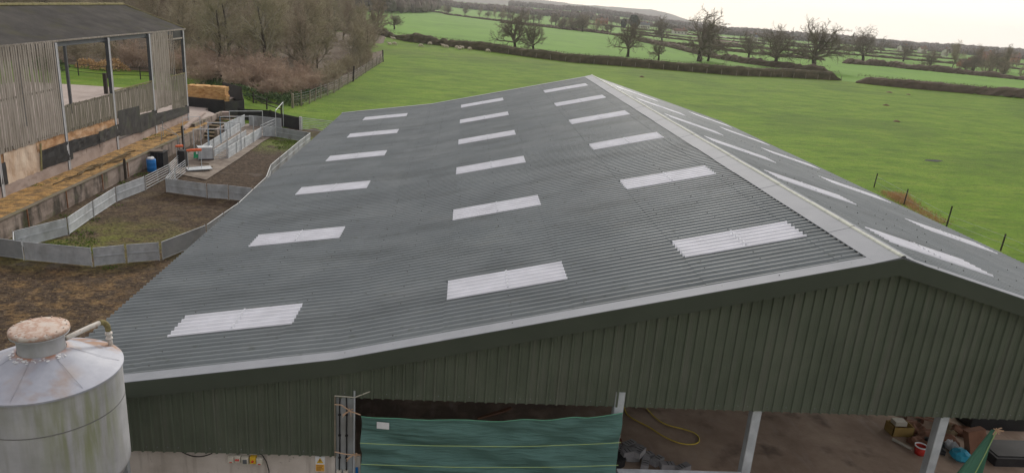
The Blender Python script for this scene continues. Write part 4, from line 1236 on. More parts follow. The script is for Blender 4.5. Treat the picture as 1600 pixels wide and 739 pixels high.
barred((-29.95,36.05),(-30.5,39.6),'narrow barred hurdle beyond the blue barrel, seen almost edge on', n=6)
barred((-28.69,32.12),(-29.2,35.0),'barred hurdle from the divider towards the orange bar', n=6)
barred((-29.2,35.05),(-29.42,37.6),'barred hurdle just before the orange bar', n=6)
# sheep race
rc_y = [42.75, 44.9, 47.2, 49.9, 52.55]
for k, (lab) in enumerate(('bright ribbed hurdle at the mouth of the sheep race','ribbed race hurdle, second from the barred race gate','ribbed race hurdle, third from the barred race gate','ribbed race hurdle at the far bend')):
    t = sheeted((-28.05, rc_y[k]+.03), (-28.05, rc_y[k+1]-.03), lab, mid=True, group='hurdles of the sheep race')
    f = MB()
    for z in (.25, .42, .72): f.beam((-28.03, rc_y[k]+.08, z+.08), (-28.03, rc_y[k+1]-.08, z+.08), .012, .025)
    f.build('rib', M['galv'], t)
sheeted((-27.99,52.62),(-26.93,53.0),'short hurdle turning out from the race end')
sheeted((-26.89,53.0),(-23.45,51.14),'long dull hurdle across the far end of the pen', **gd)
barred((-29.15,42.15),(-28.1,42.7),'small barred gate across the race mouth', n=6, group='barred hurdles of the sheep race')
barred((-28.3,53.1),(-28.0,57.2),'barred hurdle beyond the race under the tall frame', n=4, group='barred hurdles of the sheep race', h=1.0)
for k, (a, b, lab) in enumerate((((-29.25,43.2),(-29.3,46.3),'inner race hurdle nearest the weigh crate'),((-29.3,46.4),(-29.35,49.4),'inner race hurdle in the middle'),((-29.35,49.5),(-29.4,52.4),'inner race hurdle at the far end'))):
    sheeted(a, b, lab, h=.62, group='hurdles of the sheep race')
for k, (a, b, lab) in enumerate((((-30.25,42.6),(-30.35,46.4),'outer race hurdle nearest the weigh crate'),((-30.35,46.5),(-30.5,50.4),'outer race hurdle in the middle beside the steps'),((-30.5,50.5),(-30.65,54.9),'outer race hurdle at the far end beside the steps'))):
    sheeted(a, b, lab, h=.80, group='hurdles of the sheep race')
sheeted((-30.7,57.9),(-27.4,57.2),'tall grey hurdle closing the race in front of the black sheeting', h=1.05, **gd, mid=False)
sheeted((-31.2,52.0),(-31.0,57.6),'grey hurdle beside the foot of the mossy steps', h=1.15, mid=False)
def arch(a, b, h, label, mA='galv', z=.05, mid=None, r=.032):
    t = thing('race_frame', (a[0], a[1], z), label, 'frame', 'tall steel frames over the sheep race')
    for i, (p, m_) in enumerate(((a, mA), (b, 'galv'))):
        f = MB(); f.tube([(p[0], p[1], z), (p[0], p[1], h)], r, 8); f.build('upright', M[m_], t)
    f = MB(); f.tube([(a[0], a[1], h), (b[0], b[1], h)], r, 8); f.build('crossbar', M['galv'], t)
    if mid:
        f = MB(); x = a[0]+(b[0]-a[0])*mid; y = a[1]+(b[1]-a[1])*mid; f.tube([(x, y, z), (x, y, h)], r, 8); f.build('upright', M['galv'], t)
    return t
arch((-30.3,41.9),(-28.05,42.72),2.38,'tall steel frame at the race mouth', mid=.42)
arch((-30.3,45.2),(-28.0,46.1),2.35,'tall race frame with a pale blue upright', mA='blue_l')
arch((-30.4,48.5),(-27.98,49.7),2.35,'tall steel frame over the middle of the race', mA='blue_l')
arch((-30.5,51.4),(-27.95,52.6),2.4,'tall steel frame over the far end of the race')
arch((-26.9,53.05),(-27.55,58.6),2.45,'tall frame slanting away behind the end of the race')
arch((-31.3,42.6),(-30.35,43.6),3.1,'tilted tall frame left of the weigh crate', r=.022)
t = thing('handrail', (-31.5,41.2,0), 'bent pipe handrail from the chip strip down to the race', 'handrail')
f = MB(); f.tube([(-31.0,40.6,.02),(-31.0,40.7,2.05),(-33.2,43.2,2.15),(-33.2,43.2,1.05)], .024, 8); f.build('rail', M['galv_d'], t)
f = MB(); f.tube([(-33.9,45.3,1.05),(-33.9,45.3,2.2)], .03, 8); f.tube([(-33.9,45.3,2.1),(-31.1,41,2.0)], .012, 6); f.build('post', M['galv_d'], t)
# weigh crate
t = thing('weigh_crate', (-29.6,42.0,.1), 'boxy grey sheeted weigh crate at the head of the race', 'crate')
f = MB(); f.obox((-29.55,42.05,.62), (.50,.20,0), (-.16,.36,0), (0,0,.44)); f.build('body', M['galv'], t)
f = MB()
for i, j in ((-1,-1),(1,-1),(1,1),(-1,1)): 
    x, y = -29.55+.50*i-.16*j, 42.05+.20*i+.36*j
    f.beam((x, y, .1), (x, y, 1.12), .05, .05)
f.build('corner_post', M['galv_d'], t)
f = MB(); f.obox((-29.55,42.05,.14), (.53,.2,0), (-.17,.38,0), (0,0,.03)); f.build('base', M['black'], t)
# handling gates with padded orange bar
def padded(x, y, label, tall, dx=.75, dy=.55, green=False):
    t = thing('handling_gate', (x, y, .05), label, 'gate')
    f = MB(); f.tube([(x, y, .05), (x, y, tall), (x+dx, y+dy, tall+.0), (x+dx, y+dy, .05)], .022, 8); f.tube([(x, y, .35), (x+dx, y+dy, .35)], .018, 6); f.build('frame', M['galv'], t)
    f = MB(); f.tube([(x-.05, y-.03, tall+.02), (x+dx*.2, y+dy*.2, tall+.03), (x+dx+.03, y+dy+.02, tall+.02)], [.06,.10,.10], 10); f.build('padding', M['orange'], t)
    if green:
        f = MB(); f.obox((x+dx*.62, y+dy*.62, tall-.34), (.13,.08,0), (-.01,.02,0), (.02,0,.22)); f.tube([(x+dx*.62, y+dy*.62, tall), (x+dx*.62, y+dy*.62, tall-.2)], .012, 5); f.build('green_handle', M['greenp'], t)
        f = MB(); f.obox((x+dx*.70, y+dy*.70-.02, tall-.14), (.05,.03,0), (-.01,.02,0), (0,0,.13)); f.build('white_tag', M['white'], t)
    return t
padded(-29.35, 37.9, 'steel handling gate with padded orange bar and green handle', 1.55, green=True)
padded(-30.75, 39.6, 'smaller handling gate with an orange pad behind the barred hurdles', 1.45, .35, .25)
f = MB(); f.box(-30.45,-29.95,38.9,39.5,.05,1.25); f.box(-30.42,-29.98,38.93,39.47,1.25,1.30); tag(f.build('feed_bin', M['black']), 'upright black bin between the two orange pads', 'bin')
t = thing('loading_ramp', (-28.7,38.2,.1), 'grey metal footplate lying flat in front of the orange bar', 'ramp')
f = MB(); f.obox((-28.75,38.35,.22), (.75,.35,.03), (-.22,.42,0), (0,0,.02)); f.build('plate', M['galv'], t)
f = MB(); f.beam((-29.4,37.7,.12),(-28.2,38.4,.12),.05,.08); f.beam((-29.7,38.5,.12),(-28.4,39.1,.12),.05,.08); f.build('base_frame', M['galv_d'], t)
for k, (x, y, a) in enumerate(((-28.25,38.7,.3),(-28.4,39.3,.9),(-29.0,40.2,.2))):
    f = MB(); f.obox((x, y, .13), (.32*math.cos(a), .32*math.sin(a), 0), (-.05*math.sin(a), .05*math.cos(a), 0), (0,0,.018))
    tag(f.build('plank', M['plank']), ('pale broken board beside the metal footplate','board crossing behind the metal footplate','short board near the weigh crate')[k], 'plank')
# barrels
t = thing('barrel', (-31.75,37.5,0), 'bright blue plastic barrel by the retaining wall', 'barrel')
f = MB(); f.lathe([(0,.02),(.29,.02),(.31,.08),(.31,.28),(.32,.30),(.31,.32),(.31,.60),(.32,.62),(.31,.64),(.31,.84),(.29,.90),(.27,.90),(.26,.86),(0,.86)], (-31.75,37.5), 28); f.build('body', M['blue'], t, True)
for k, (dx, dy) in enumerate(((-.12,-.08),(.12,.0),(.0,.12),(.05,-.14))):
    f = MB(); f.lathe([(0,.87),(.11,.88),(.13,.95),(.09,1.03),(0,1.06)], (-31.75+dx, 37.5+dy), 10)
    o_ = f.build('feed_bag', M['white'], None, True)
    for v in o_.data.vertices: v.co += noise.noise_vector(v.co*9+Vector((k,0,0)))*.035
    tag(o_, 'crumpled pale plastic bag on top of the blue barrel', 'bag', 'pale bags on the blue barrel')
f = MB(); f.box(-32.2,-31.35,38.6,39.5,.02,1.12); f.box(-32.25,-31.3,38.55,39.55,1.12,1.17)
for k in range(4): f.box(-32.22+.22*k,-32.16+.22*k,38.57,38.6,.05,1.12)
tag(f.build('tank', M['black']), 'square black tank right behind the blue barrel', 'tank')
f = MB(); f.obox((-31.9,38.95,1.21), (.4,.1,0), (-.1,.25,0), (0,0,.03)); tag(f.build('board', M['pad']), 'pale slab lying on top of the black tank', 'board')
f = MB(); f.tube([(-32.25,34.5,.1),(-32.28,34.6,1.5)], .09, 8); tag(f.build('timber_post', M['bark_d']), 'dark stump post against the retaining wall', 'post')
f = MB(); f.tube([(-31.6,43.3,.0),(-31.7,43.5,2.3)], .10, 8); tag(f.build('timber_post', M['bark_d']), 'dark post left of the tilted tall frame', 'post')
# mossy wooden steps between two low walls
t = thing('steps', (-32.4,53,0), 'mossy wooden steps rising from the race to the chip strip', 'steps')
for k in range(7):
    f = MB(); y = 50.6+.95*k; z = .16+.15*k
    f.box(-33.0+.0*k, -31.6, y, y+.72, z-.05, z+.03); f.build('tread', M['plank'], t)
    f = MB(); f.box(-32.98, -31.62, y+.74, y+.78, z-.06, z+.09); f.build('tread_gap', M['dark'], t)  # near-black strip standing in for the shaded gap between treads
f = MB(); f.box(-33.3,-33.05,49.9,57.6,.0,1.35); f.box(-31.55,-31.3,50.4,57.4,.0,.9); f.build('side_wall', M['block'], t)
f = MB(); f.beam((-33.4,48.2,1.15),(-34.0,55.2,1.5),.34,.20); tag(f.build('concrete_kerb', M['base']), 'pinkish concrete kerb slanting along the end of the chip strip', 'kerb')
# debris at the head of the steps
rnd = random.Random(4)
f = MB(); f.obox((-32.5,56.6,1.3), (.3,.1,0),(-.1,.25,0),(0,0,.2)); tag(f.build('stone', M['base']), 'pinkish stone at the head of the mossy steps', 'stone')

# black plastic pen with straw bales
def bpanel(a, b, h, label, z=.0, m='black', t=None, group='black sheeted panels of the bale pen'):
    a = Vector((*a, 0)); b = Vector((*b, 0)); d = (b-a)/2; n = Vector((-d.y, d.x, 0)).normalized()
    t = thing('sheeted_panel', (a.x, a.y, z), label, 'panel', group)
    f = MB(); f.obox((a+b)/2+Vector((0,0,z+h/2)), d, n*.012, (0,0,h/2)); f.build('sheet', M[m], t)
    f = MB()
    for q_ in (a, b): f.beam(q_+Vector((0,0,z)), q_+Vector((0,0,z+h+.05)), .07, .07)
    f.build('post', M['wood_d'], t); return t
bpanel((-38.6,61.7),(-33.85,60.6),1.75,'black sheet front of the straw pen', z=.25)
bpanel((-33.8,60.6),(-32.4,62.3),1.75,'greyer black side of the straw pen at the corner', m='black_g', z=.1)
bpanel((-32.45,62.4),(-34.3,68.2),1.75,'black panel on the far right side of the straw pen', z=.2)
bpanel((-34.35,68.3),(-37.3,71.3),1.95,'black panel at the back of the straw pen', z=.5)
for i, (x, y, z, lab) in enumerate(((-38.4,66.3,.9,'orange straw bale at the left of the black pen'),(-36.2,66.0,.9,'orange straw bale on the right, under another'),(-38.2,66.4,1.75,'ragged straw bale on top at the left'),(-36.3,66.1,1.78,'straw bale on top at the right, its face combed flat'))):
    f = MB(); f.box(x-1.05, x+1.05, y-.6, y+.6, z, z+.84)
    o_ = f.build('straw_bale', M['straw']); tag(o_, lab, 'bale', 'straw bales in the black pen')
    bm = bmesh.new(); bm.from_mesh(o_.data); bmesh.ops.subdivide_edges(bm, edges=bm.edges, cuts=9, use_grid_fill=True)
    for v in bm.verts: v.co += noise.noise_vector(v.co*3)*.10+noise.noise_vector(v.co*11)*.04
    bm.to_mesh(o_.data); bm.free()
# low black sheeting between the pens and the field
for (a, b, h, lab) in (((-32.7,61.3),(-29.5,61.2),1.15,'low black sheeting nearest the straw pen'),((-29.45,61.1),(-27.8,58.95),1.2,'low black sheeting behind the race end'),((-27.75,58.9),(-25.75,57.4),1.26,'tall black panel next to the white post')):
    bpanel(a, b, h, lab, group='black sheeting behind the sheep race')
f = MB(); f.box(-25.72,-25.5,57.25,57.42,0,1.33); tag(f.build('gate_post', M['white_post']), 'pale flat post between the black panel and the field gate', 'post')
t = thing('field_gate', (-25.45,57.35,0), 'long galvanised field gate next to the pale post', 'gate')
f = MB()
for q_ in ((-25.42,57.3),(-21.7,56.05)): f.tube([(q_[0], q_[1], .1), (q_[0], q_[1], 1.28)], .028, 8)
f.build('frame', M['galv'], t)
for k in range(7):
    z = .18+1.06*(k/6)**.9
    f = MB(); f.tube([(-25.42,57.3,z),(-21.7,56.05,z)], .022 if k < 6 else .028, 8); f.build('rail', M['galv'], t)
f = MB(); f.tube([(-25.42,57.3,.2),(-21.7,56.05,1.2)], .015, 6); f.build('brace', M['galv'], t)
barred((-21.6,56.0),(-17.8,54.7),'second galvanised gate mostly hidden by the roof corner', h=1.25, n=7, group='field gates', name='field_gate', cat='gate')

# dark timber rail fence behind the pens
t = thing('rail_fence', (-31,66,0), 'dark timber rail fence in front of the brambles', 'fence')
P = [(-33.6,70.0),(-31.6,67.0),(-29.2,64.6)]
P = [(-34.2,72.2),(-31.9,69.2),(-29.6,66.3)]
for x, y in P:
    f = MB(); f.beam((x, y, gh(x,y)-.05), (x, y, gh(x,y)+1.25), .14, .14); f.build('post', M['wood_d'], t)
for a, b in zip(P, P[1:]):
    for z in (.55, .98):
        f = MB(); f.beam((*a, gh(*a)+z), (*b, gh(*b)+z), .05, .10); f.build('rail', M['wood_d'], t)
# metal field bars behind the barn
t = thing('rail_fence', (-54,79,1), 'dark pipe rail fence seen through the open barn bays', 'fence')
P = [(-62,82),(-57.7,80.5),(-53.8,79.5),(-50.3,80.6),(-46.5,81.5),(-41,82.5)]
for x, y in P:
    f = MB(); f.beam((x, y, .9), (x, y, 2.6), .10, .10); f.build('post', M['wood_d'], t)
for a, b in zip(P, P[1:]):
    for z in (1.5, 1.95, 2.4):
        f = MB(); f.tube([(*a, z), (*b, z)], .03, 6); f.build('rail', M['wood_d'], t)
f = MB(); f.beam((-48.0,66.5,1.0),(-48.0,66.5,3.2),.32,.32); tag(f.build('timber_post', M['wood_d']), 'thick dark post standing beyond the barn', 'post')

# paling and wire fence along the wood
t = thing('paling_fence', (-28,100,0), 'grey wire and paling fence between the wood and the sheep field', 'fence')
FP = [(-29.6,71.6),(-29.0,73.4),(-28.5,75.6),(-28.4,78.4),(-28.2,81.2),(-27.9,84.2),(-27.6,87.4),(-27.55,91),(-27.6,94.4),(-27.45,98.4),(-27.3,102.6),(-27.3,107),(-27.3,112),(-27.3,117),(-27.3,122),(-27.25,127),(-27.2,132),(-27.15,137),(-27.1,143)]
rnd = random.Random(3)
for i, (x, y) in enumerate(FP):
    h = 1.75+rnd.uniform(-.2,.25)+(.55 if i in (10, 18) else 0); w_ = .13 if i not in (0, 10, 18) else .24
    f = MB(); dx, dy = rnd.uniform(-.18,.18), rnd.uniform(-.2,.2)
    f.beam((x, y, 0), (x+dx, y+dy, h), w_, w_, up=(1,0,0)); f.build('post', M['wood_d' if i in (10,18) else 'wood'], t)
pf = MB(); wr = MB()
for (a, b) in zip(FP, FP[1:]):
    d = math.hypot(b[0]-a[0], b[1]-a[1]); n = int(d/.24)
    for k in range(n):
        u = (k+rnd.random()*.4)/n; x, y = a[0]+(b[0]-a[0])*u, a[1]+(b[1]-a[1])*u
        hh = 1.25+rnd.uniform(-.10,.10)
        pf.beam((x, y, .05), (x+rnd.uniform(-.05,.05), y+rnd.uniform(-.05,.05), hh), .05, .018, up=(1,0,0))
    for z in (.35, .9, 1.2, 1.5): wr.tube([(a[0], a[1], z), (b[0], b[1], z)], .012, 4)
tag(pf.build('palings', M['wood'], t), kind='stuff'); wr.build('wire', M['galv_d'], t)

# field edge stakes right of the shed, and the dead bracken
rnd = random.Random(2)
for (x, y, h, lab) in ((26.7,46.1,1.25,'wooden stake at the far end of the field edge'),(25.9,40.1,1.3,'wooden stake beside the orange bracken'),(25.0,33.3,1.7,'tallest wooden stake beyond the roof edge'),(25.7,28.6,1.15,'wooden stake nearest, its top just above the roof edge')):
    f = MB(); f.beam((x, y, 0), (x+.12, y+.1, h), .07, .07, up=(1,0,0)); tag(f.build('fence_stake', M['wood_d']), lab, 'stake', 'stakes along the field edge')
f = MB()
for z in (.5, 1.0): f.tube([(26.75,46.1,z),(25.95,40.1,z),(25.08,33.3,z),(25.75,28.6,z),(26,20,z)], .008, 4)
tag(f.build('fence_wire', M['galv_d']), 'thin wire strung between the field edge stakes', 'wire')
mb = MB(); rnd = random.Random(77)
for k in range(2600):
    t_ = rnd.random(); x = 27.0-1.2*t_+rnd.gauss(0, .45); y = 44.5-9.5*t_+rnd.gauss(0, .4)
    hh = (.18+.6*math.exp(-((y-41.8)/1.3)**2))*rnd.uniform(.3, 1.1)
    b = rnd.uniform(0, 6.28); d = Vector((math.cos(b), math.sin(b), 0))*rnd.uniform(.01, .03); p = Vector((x, y, 0)); q_ = Vector((rnd.uniform(-.4,.4)*hh, rnd.uniform(-.4,.4)*hh, hh))
    mb.f.append((len(mb.v), len(mb.v)+1, len(mb.v)+2)); mb.m.append(0); mb.v += [tuple(p-d), tuple(p+d), tuple(p+q_)]
tag(mb.build('dead_bracken', M['bracken']), 'orange dead bracken along the field edge beyond the roof', 'bracken', kind='stuff')
# molehills and a rut in the field
rnd = random.Random(6)
for i, (x, y, r_) in enumerate(((29.4,148.7,.5),(101.7,240,.9),(89.3,152.6,.7),(92.5,150.2,.5),(70.5,121,.6),(58,96,.5),(112,120,.7),(110.5,121.5,.5))):
    f = MB(); f.lathe([(r_*1.2,-.02),(r_*.9,.10),(r_*.45,.24),(0,.28)], (x, y), 12); o_ = f.build('molehill', M['plank'], None, True)
    for v in o_.data.vertices: v.co += noise.noise_vector(v.co*2)*.1
    tag(o_, 'small dark molehill out in the green field', 'molehill', 'molehills dotted over the field')
# mud patch and wet rut
f = MB(); f.v += [(41.0,61.5,.03),(42.3,61.2,.03),(43.6,62.1,.03),(43.0,62.6,.03),(41.6,62.2,.03)]; f.f.append((0,1,2,3,4)); f.m.append(0); struct('mud_patch', f, M['dark'])
# ---------------------------------------------------------------- where the far hedges, woods and houses stand
HEDGES = [
 ([(-62,250),(-38.9,234.5),(-20,219),(-3.1,204.8),(8,191.5),(19,181.5),(36,180.2),(59.6,174.5),(76,180.5),(92.2,183)], 2.35, 2.0, 'hedge', 'main bare hedge along the far side of the sheep field'),
 ([(94.6,178),(102,173),(109.3,170),(130.8,163.6),(160,158),(200,150),(260,140)], 2.2, 2.4, 'hedge_b', 'brown hedge continuing right of the gap'),
 ([(83,392),(88,340),(83.2,268),(86,240),(92,228.5),(99.9,220.5),(106,216)], 2.0, 2.0, 'hedge_b', 'broad brown hedge coming down between the oaks'),
 ([(60,520),(80,480),(89.4,452),(92.9,383.4),(100,372)], 1.4, 1.4, 'hedge_b', 'brown hedge beyond the bare tree on the middle line'),
 ([(100.5,398.7),(115.3,363),(131.6,339.9),(156,322)], 1.4, 1.4, 'hedge_b', 'short hedge behind the tallest oak'),
 ([(110,540),(135,512.6),(164.4,486.2),(178.8,452.3),(200,430)], 1.4, 1.4, 'hedge_b', 'long dark hedge far behind the tallest oak'),
 ([(-150,960),(-56.6,838),(15.7,627),(69,532),(90,510)], 1.5, 1.6, 'hedge_b', 'dark hedge on the left skyline field'),
 ([(15,575),(46,537.5),(63,505.7)], 1.4, 1.4, 'hedge_b', 'hedge leading to the far clump'),
 ([(156,305),(177.4,306),(179.2,295),(196.6,283),(212,269),(260,245),(330,215)], 2.4, 3, 'hedge_b', 'tall ragged hedge on the right hand far field'),
 ([(140,430),(190,448),(247,455),(262,440),(284,430),(313,420),(400,400)], 1.4, 1.5, 'hedge_b', 'distant hedge across the right hand fields'),
 ([(120,620),(182,600),(260,590),(360,560),(470,520)], 1.4, 1.6, 'hedge_b', 'farther hedge across the plain'),
 ([(100,820),(190,760),(300,730),(460,700)], 1.5, 1.8, 'hedge_b', 'farthest hedge across the plain'),
]
WOODS = [
 ([(-260,640),(-99,578),(-82,680),(-76,900)], 12, 60, 'farwood', 'dark bare wood behind the upper left field'),
 ([(-90,1350),(20,1250),(130,1150),(205,1100)], 10, 40, 'farwood', 'belt of bare woodland below the hill'),
 ([(100,1900),(300,1800),(420,1700)], 12, 60, 'farwood', 'woodland belt at the foot of the hill'),
 ([(225,1130),(320,1060),(430,1000),(560,920),(700,800)], 7, 20, 'farwood', 'far tree belt across the plain'),
 ([(300,1900),(560,1750),(800,1500),(1100,1100)], 11, 60, 'farwood', 'last tree belt along the horizon'),
 ([(150,760),(165,755)], 13, 10, 'conifer', 'dark evergreens by the distant farm'),
]
# bare trees standing in clumps and lines: (line, spread across, number, height)
CLUMPS = [
 ([(56,515),(70,512),(93,525)], 10, 16, 9, 'far clump of trees on the middle hedge'),
 ([(-230,265),(-120,252),(-70,262),(-52,300)], 34, 46, 11, 'wood behind the near trees'),
 ([(236,330),(280,310),(350,270)], 40, 46, 13, 'large wood at the right edge'),
 ([(200,294),(222,282),(250,268),(330,238)], 10, 20, 7, 'right hand field corner'),
 ([(-60,860),(16,720),(66,640),(95,620)], 26, 40, 11, 'tree belt behind the left skyline field'),
 ([(150,960),(205,960)], 40, 12, 10, 'distant farm trees'),
 ([(330,640),(420,600),(520,540),(600,470)], 30, 26, 9, 'right hand plain'),
 ([(200,560),(260,520),(330,470),(380,430)], 16, 14, 7, 'second hedge of the right hand plain'),
]
PLOTS = [
 ([(175,640),(215,640),(205,560),(176,560)], 'plough'),
 ([(190,820),(300,800),(290,740),(190,760)], 'render'),
]
HOUSES = [
 (205, 900, 16, 8, 5, 3.2, .2, 'render', 'slate', 'grey roofed farm far off below the hill'),
 (150, 900, 11, 7, 5, 3, .5, 'brick', 'tile', 'orange brick house behind the far clump of trees'),
 (162, 930, 10, 7, 5, 3, -.2, 'brick', 'tile', 'second orange brick house behind the far clump'),
 (203, 735, 18, 8, 4, 2.6, .1, 'render', 'tile', 'pale barn beside the pale stubble strip'),
 (228, 725, 9, 7, 5, 3, .3, 'brick', 'tile', 'brick house left of the tallest oak'),
 (478, 800, 15, 8, 5, 3, .4, 'render', 'slate', 'small white building far out on the plain'),
 (463, 740, 9, 7, 5.2, 3, .1, 'render', 'tile', 'white house on the right hand plain'),
 (455, 690, 9, 7, 5.2, 3, .9, 'render', 'slate', 'white house with grey roof on the right plain'),
 (462, 640, 12, 7, 5.4, 3.4, .3, 'brick', 'tile', 'orange house among the trees on the right'),
 (478, 625, 9, 7, 5.4, 3.2, -.4, 'brick', 'tile', 'smaller orange house next to the right hand trees'),
 (266, 384, 9, 5, 2.6, 1.8, .2, 'brick', 'tile', 'low orange roofed shed on the right hand hedge line'),
 (267, 700, 8, 6, 5, 3, .6, 'render', 'slate', 'pale cottage between the tallest and round-headed oaks'),
]
SPIRE = (575, 1100)
# ---------------------------------------------------------------- bare trees
def make_tree(seed, H, spread, stem=.22, up=.55, lev=4, nb=(9,6,6,5), rad=None, twig=.022, wob=.16, first=.22, lean=0, droop=0.0, lenf=(.55,.5,.5,.45), clump=1.0, bush=False, fork=0):
    rnd = random.Random(seed); trunk = MB(); crown = MB()
    rad = rad or H*.022
    def rv(): return Vector((rnd.gauss(0,1), rnd.gauss(0,1), rnd.gauss(0,1)))
    def grow(p, d, ln, r0, l, mb):
        segs = (7,5,4,3,2)[min(l,4)]
        pts = [p.copy()]; rr = [r0]; dirs = [d.copy()]
        for i in range(segs):
            d = (d+rv()*wob*(.45 if l == 0 else 1+.35*l)+Vector((0,0,(.06 if l < 3 else .02)-droop*l*.05))).normalized()
            p = p+d*(ln/segs); pts.append(p.copy()); dirs.append(d.copy())
            rr.append(max(twig*.45, r0*(1-.78*(i+1)/segs)))
        mb.tube(pts, rr, (8,6,4,3,3)[min(l,4)], 1 if (l <= 2 and mb is crown) else 0, False)
        if l >= lev: return
        n = nb[l]; n = max(2, int(round(n*rnd.uniform(.8, 1.2))))
        for k in range(n):
            t = (first if l == 0 else .18)+(1-(first if l == 0 else .18))*((k+rnd.random()*.8)/n)
            t = min(.98, t); i = min(segs-1, int(t*segs)); f_ = t*segs-i
            q = pts[i].lerp(pts[i+1], f_); dd = dirs[i+1]
            side = dd.cross(rv()).normalized()
            ang = rnd.uniform(.55, 1.05)*(spread if l == 0 else 1.0)
            if l == 0 and not bush: ang *= (1.15-.45*t)
            nd = (dd*math.cos(ang)+side*math.sin(ang)); nd.z += (up-.5)*.4; nd.normalize()
            nl = ln*lenf[l]*rnd.uniform(.7, 1.15)*(1.25-.55*t if l == 0 else 1.1-.4*t)
            nr = min(rr[i]*.72, max(twig*.5, r0*(.52 if l < 2 else .5)*(1.1-.5*t)))
            grow(q, nd, nl, nr, l+1, mb if (l >= 1 or mb is crown) else crown)
    if fork:
        p = Vector((0,0,-.2)); hf = H*.24
        pts = [p, Vector((.05*H*rnd.uniform(-.4,.4), 0, hf*.5)), Vector((.06*H*rnd.uniform(-.5,.5), .03*H*rnd.uniform(-1,1), hf))]
        trunk.tube(pts, [rad*1.25, rad*.95, rad*.8], 9, 0, False)
        for k in range(fork):
            a = 2*math.pi*(k+rnd.uniform(-.3,.3))/fork
            tl = (rnd.uniform(.95, 1.25) if k % 2 else rnd.uniform(.25, .75))*spread
            q0 = pts[1].lerp(pts[2], rnd.uniform(.45, 1.0))
            grow(q0, Vector((math.sin(tl)*math.cos(a), math.sin(tl)*math.sin(a), math.cos(tl))), H*rnd.uniform(.46, .58)*(1 if tl > .9*spread else 1.12), rad*.55, 1, crown)
        grow(pts[2], Vector((rnd.uniform(-.2,.2), rnd.uniform(-.2,.2), 1)).normalized(), H*.62, rad*.62, 1, crown)
    elif bush:
        for k in range(bush):
            a = rnd.uniform(0, 6.28); q_ = rnd.uniform(0, H*.28)
            tl = rnd.uniform(.1, .75)*spread
            grow(Vector((q_*math.cos(a), q_*math.sin(a), -.05)), Vector((math.sin(tl)*math.cos(a), math.sin(tl)*math.sin(a), math.cos(tl))), H*rnd.uniform(.55, 1.0), rad, 1, crown)
    else:
        grow(Vector((0,0,-.2)), Vector((lean*.3, lean*.1, 1)).normalized(), H*.86, rad, 0, trunk)
    return trunk, crown
def tree_proto(name, m_tr, m_cr, limb=None, **kw):
    tr, crn = make_tree(**kw)
    t = bpy.data.objects.new(name, None)
    ch = []
    for nm, mb, m in (('trunk', tr, m_tr), ('crown', crn, m_cr)):
        if not mb.v: continue
        me = bpy.data.meshes.new(nm); me.from_pydata(mb.v, [], mb.f); me.materials.append(m)
        if nm == 'crown' and limb: me.materials.append(limb); me.polygons.foreach_set('material_index', mb.m)
        me.update()
        ch.append((nm, me))
    return name, ch
def plant(proto, x, y, s, rz_, label, group=None, cat='tree', z=None, sz=None):
    name, ch = proto
    t = thing(name, (x, y, gh(x, y) if z is None else z), label, cat, group)
    t.scale = (s, s, sz or s); t.rotation_euler.z = rz_
    for nm, me in ch:
        o = bpy.data.objects.new(nm, me); COL.objects.link(o); o.parent = t
    return t
WT = dict(limb=M['limb'], lev=4, nb=(16,9,7,5), lenf=(.46,.52,.52,.55), wob=.12, up=.62, first=.12, twig=.024)
P_w = [tree_proto('bare_tree', M['bark_d'], M['twig_o'], seed=11, H=12, spread=.85, rad=.32, **WT),
       tree_proto('bare_tree', M['bark'], M['twig'], seed=12, H=12, spread=1.0, rad=.26, **WT),
       tree_proto('bare_tree', M['bark'], M['twig_b'], seed=13, H=12, spread=.8, rad=.34, **WT),
       tree_proto('bare_tree', M['bark_d'], M['twig_b'], seed=14, H=12, spread=1.1, rad=.28, **WT)]
OK_ = dict(lev=4, nb=(14,10,7,5), lenf=(.66,.50,.50,.5), wob=.17, up=.52, first=.22, twig=.038, fork=9)
P_o = [tree_proto('oak_tree', M['bark_d'], M['twig_d'], seed=21, H=13, spread=1.08, rad=.48, **OK_),
       tree_proto('oak_tree', M['bark_d'], M['twig_d'], seed=27, H=13, spread=.95, rad=.42, **OK_),
       tree_proto('oak_tree', M['bark_d'], M['twig_d'], seed=35, H=13, spread=.95, rad=.5, **{**OK_, 'wob': .24, 'fork': 7})]
P_s = [tree_proto('bare_bush', M['bark_d'], M['twig_p'], seed=41, H=3.4, spread=1.0, rad=.030, lev=4, nb=(8,8,6,4), lenf=(.5,.5,.5,.5), wob=.16, up=.65, twig=.026, bush=22),
       tree_proto('bare_bush', M['bark_d'], M['twig'], seed=44, H=3.2, spread=1.1, rad=.030, lev=4, nb=(8,8,7,6), lenf=(.5,.5,.5,.5), wob=.2, up=.6, twig=.020, bush=16),
       ][:0]+[tree_proto('bare_bush', M['bark_d'], M['twig_p'], seed=41, H=3.4, spread=1.0, rad=.030, lev=4, nb=(8,8,6,4), lenf=(.5,.5,.5,.5), wob=.16, up=.65, twig=.026, bush=22),
       tree_proto('bare_bush', M['bark_d'], M['twig'], seed=42, H=3.6, spread=1.0, rad=.030, lev=4, nb=(8,8,6,4), lenf=(.5,.5,.5,.5), wob=.18, up=.65, twig=.026, bush=22)]

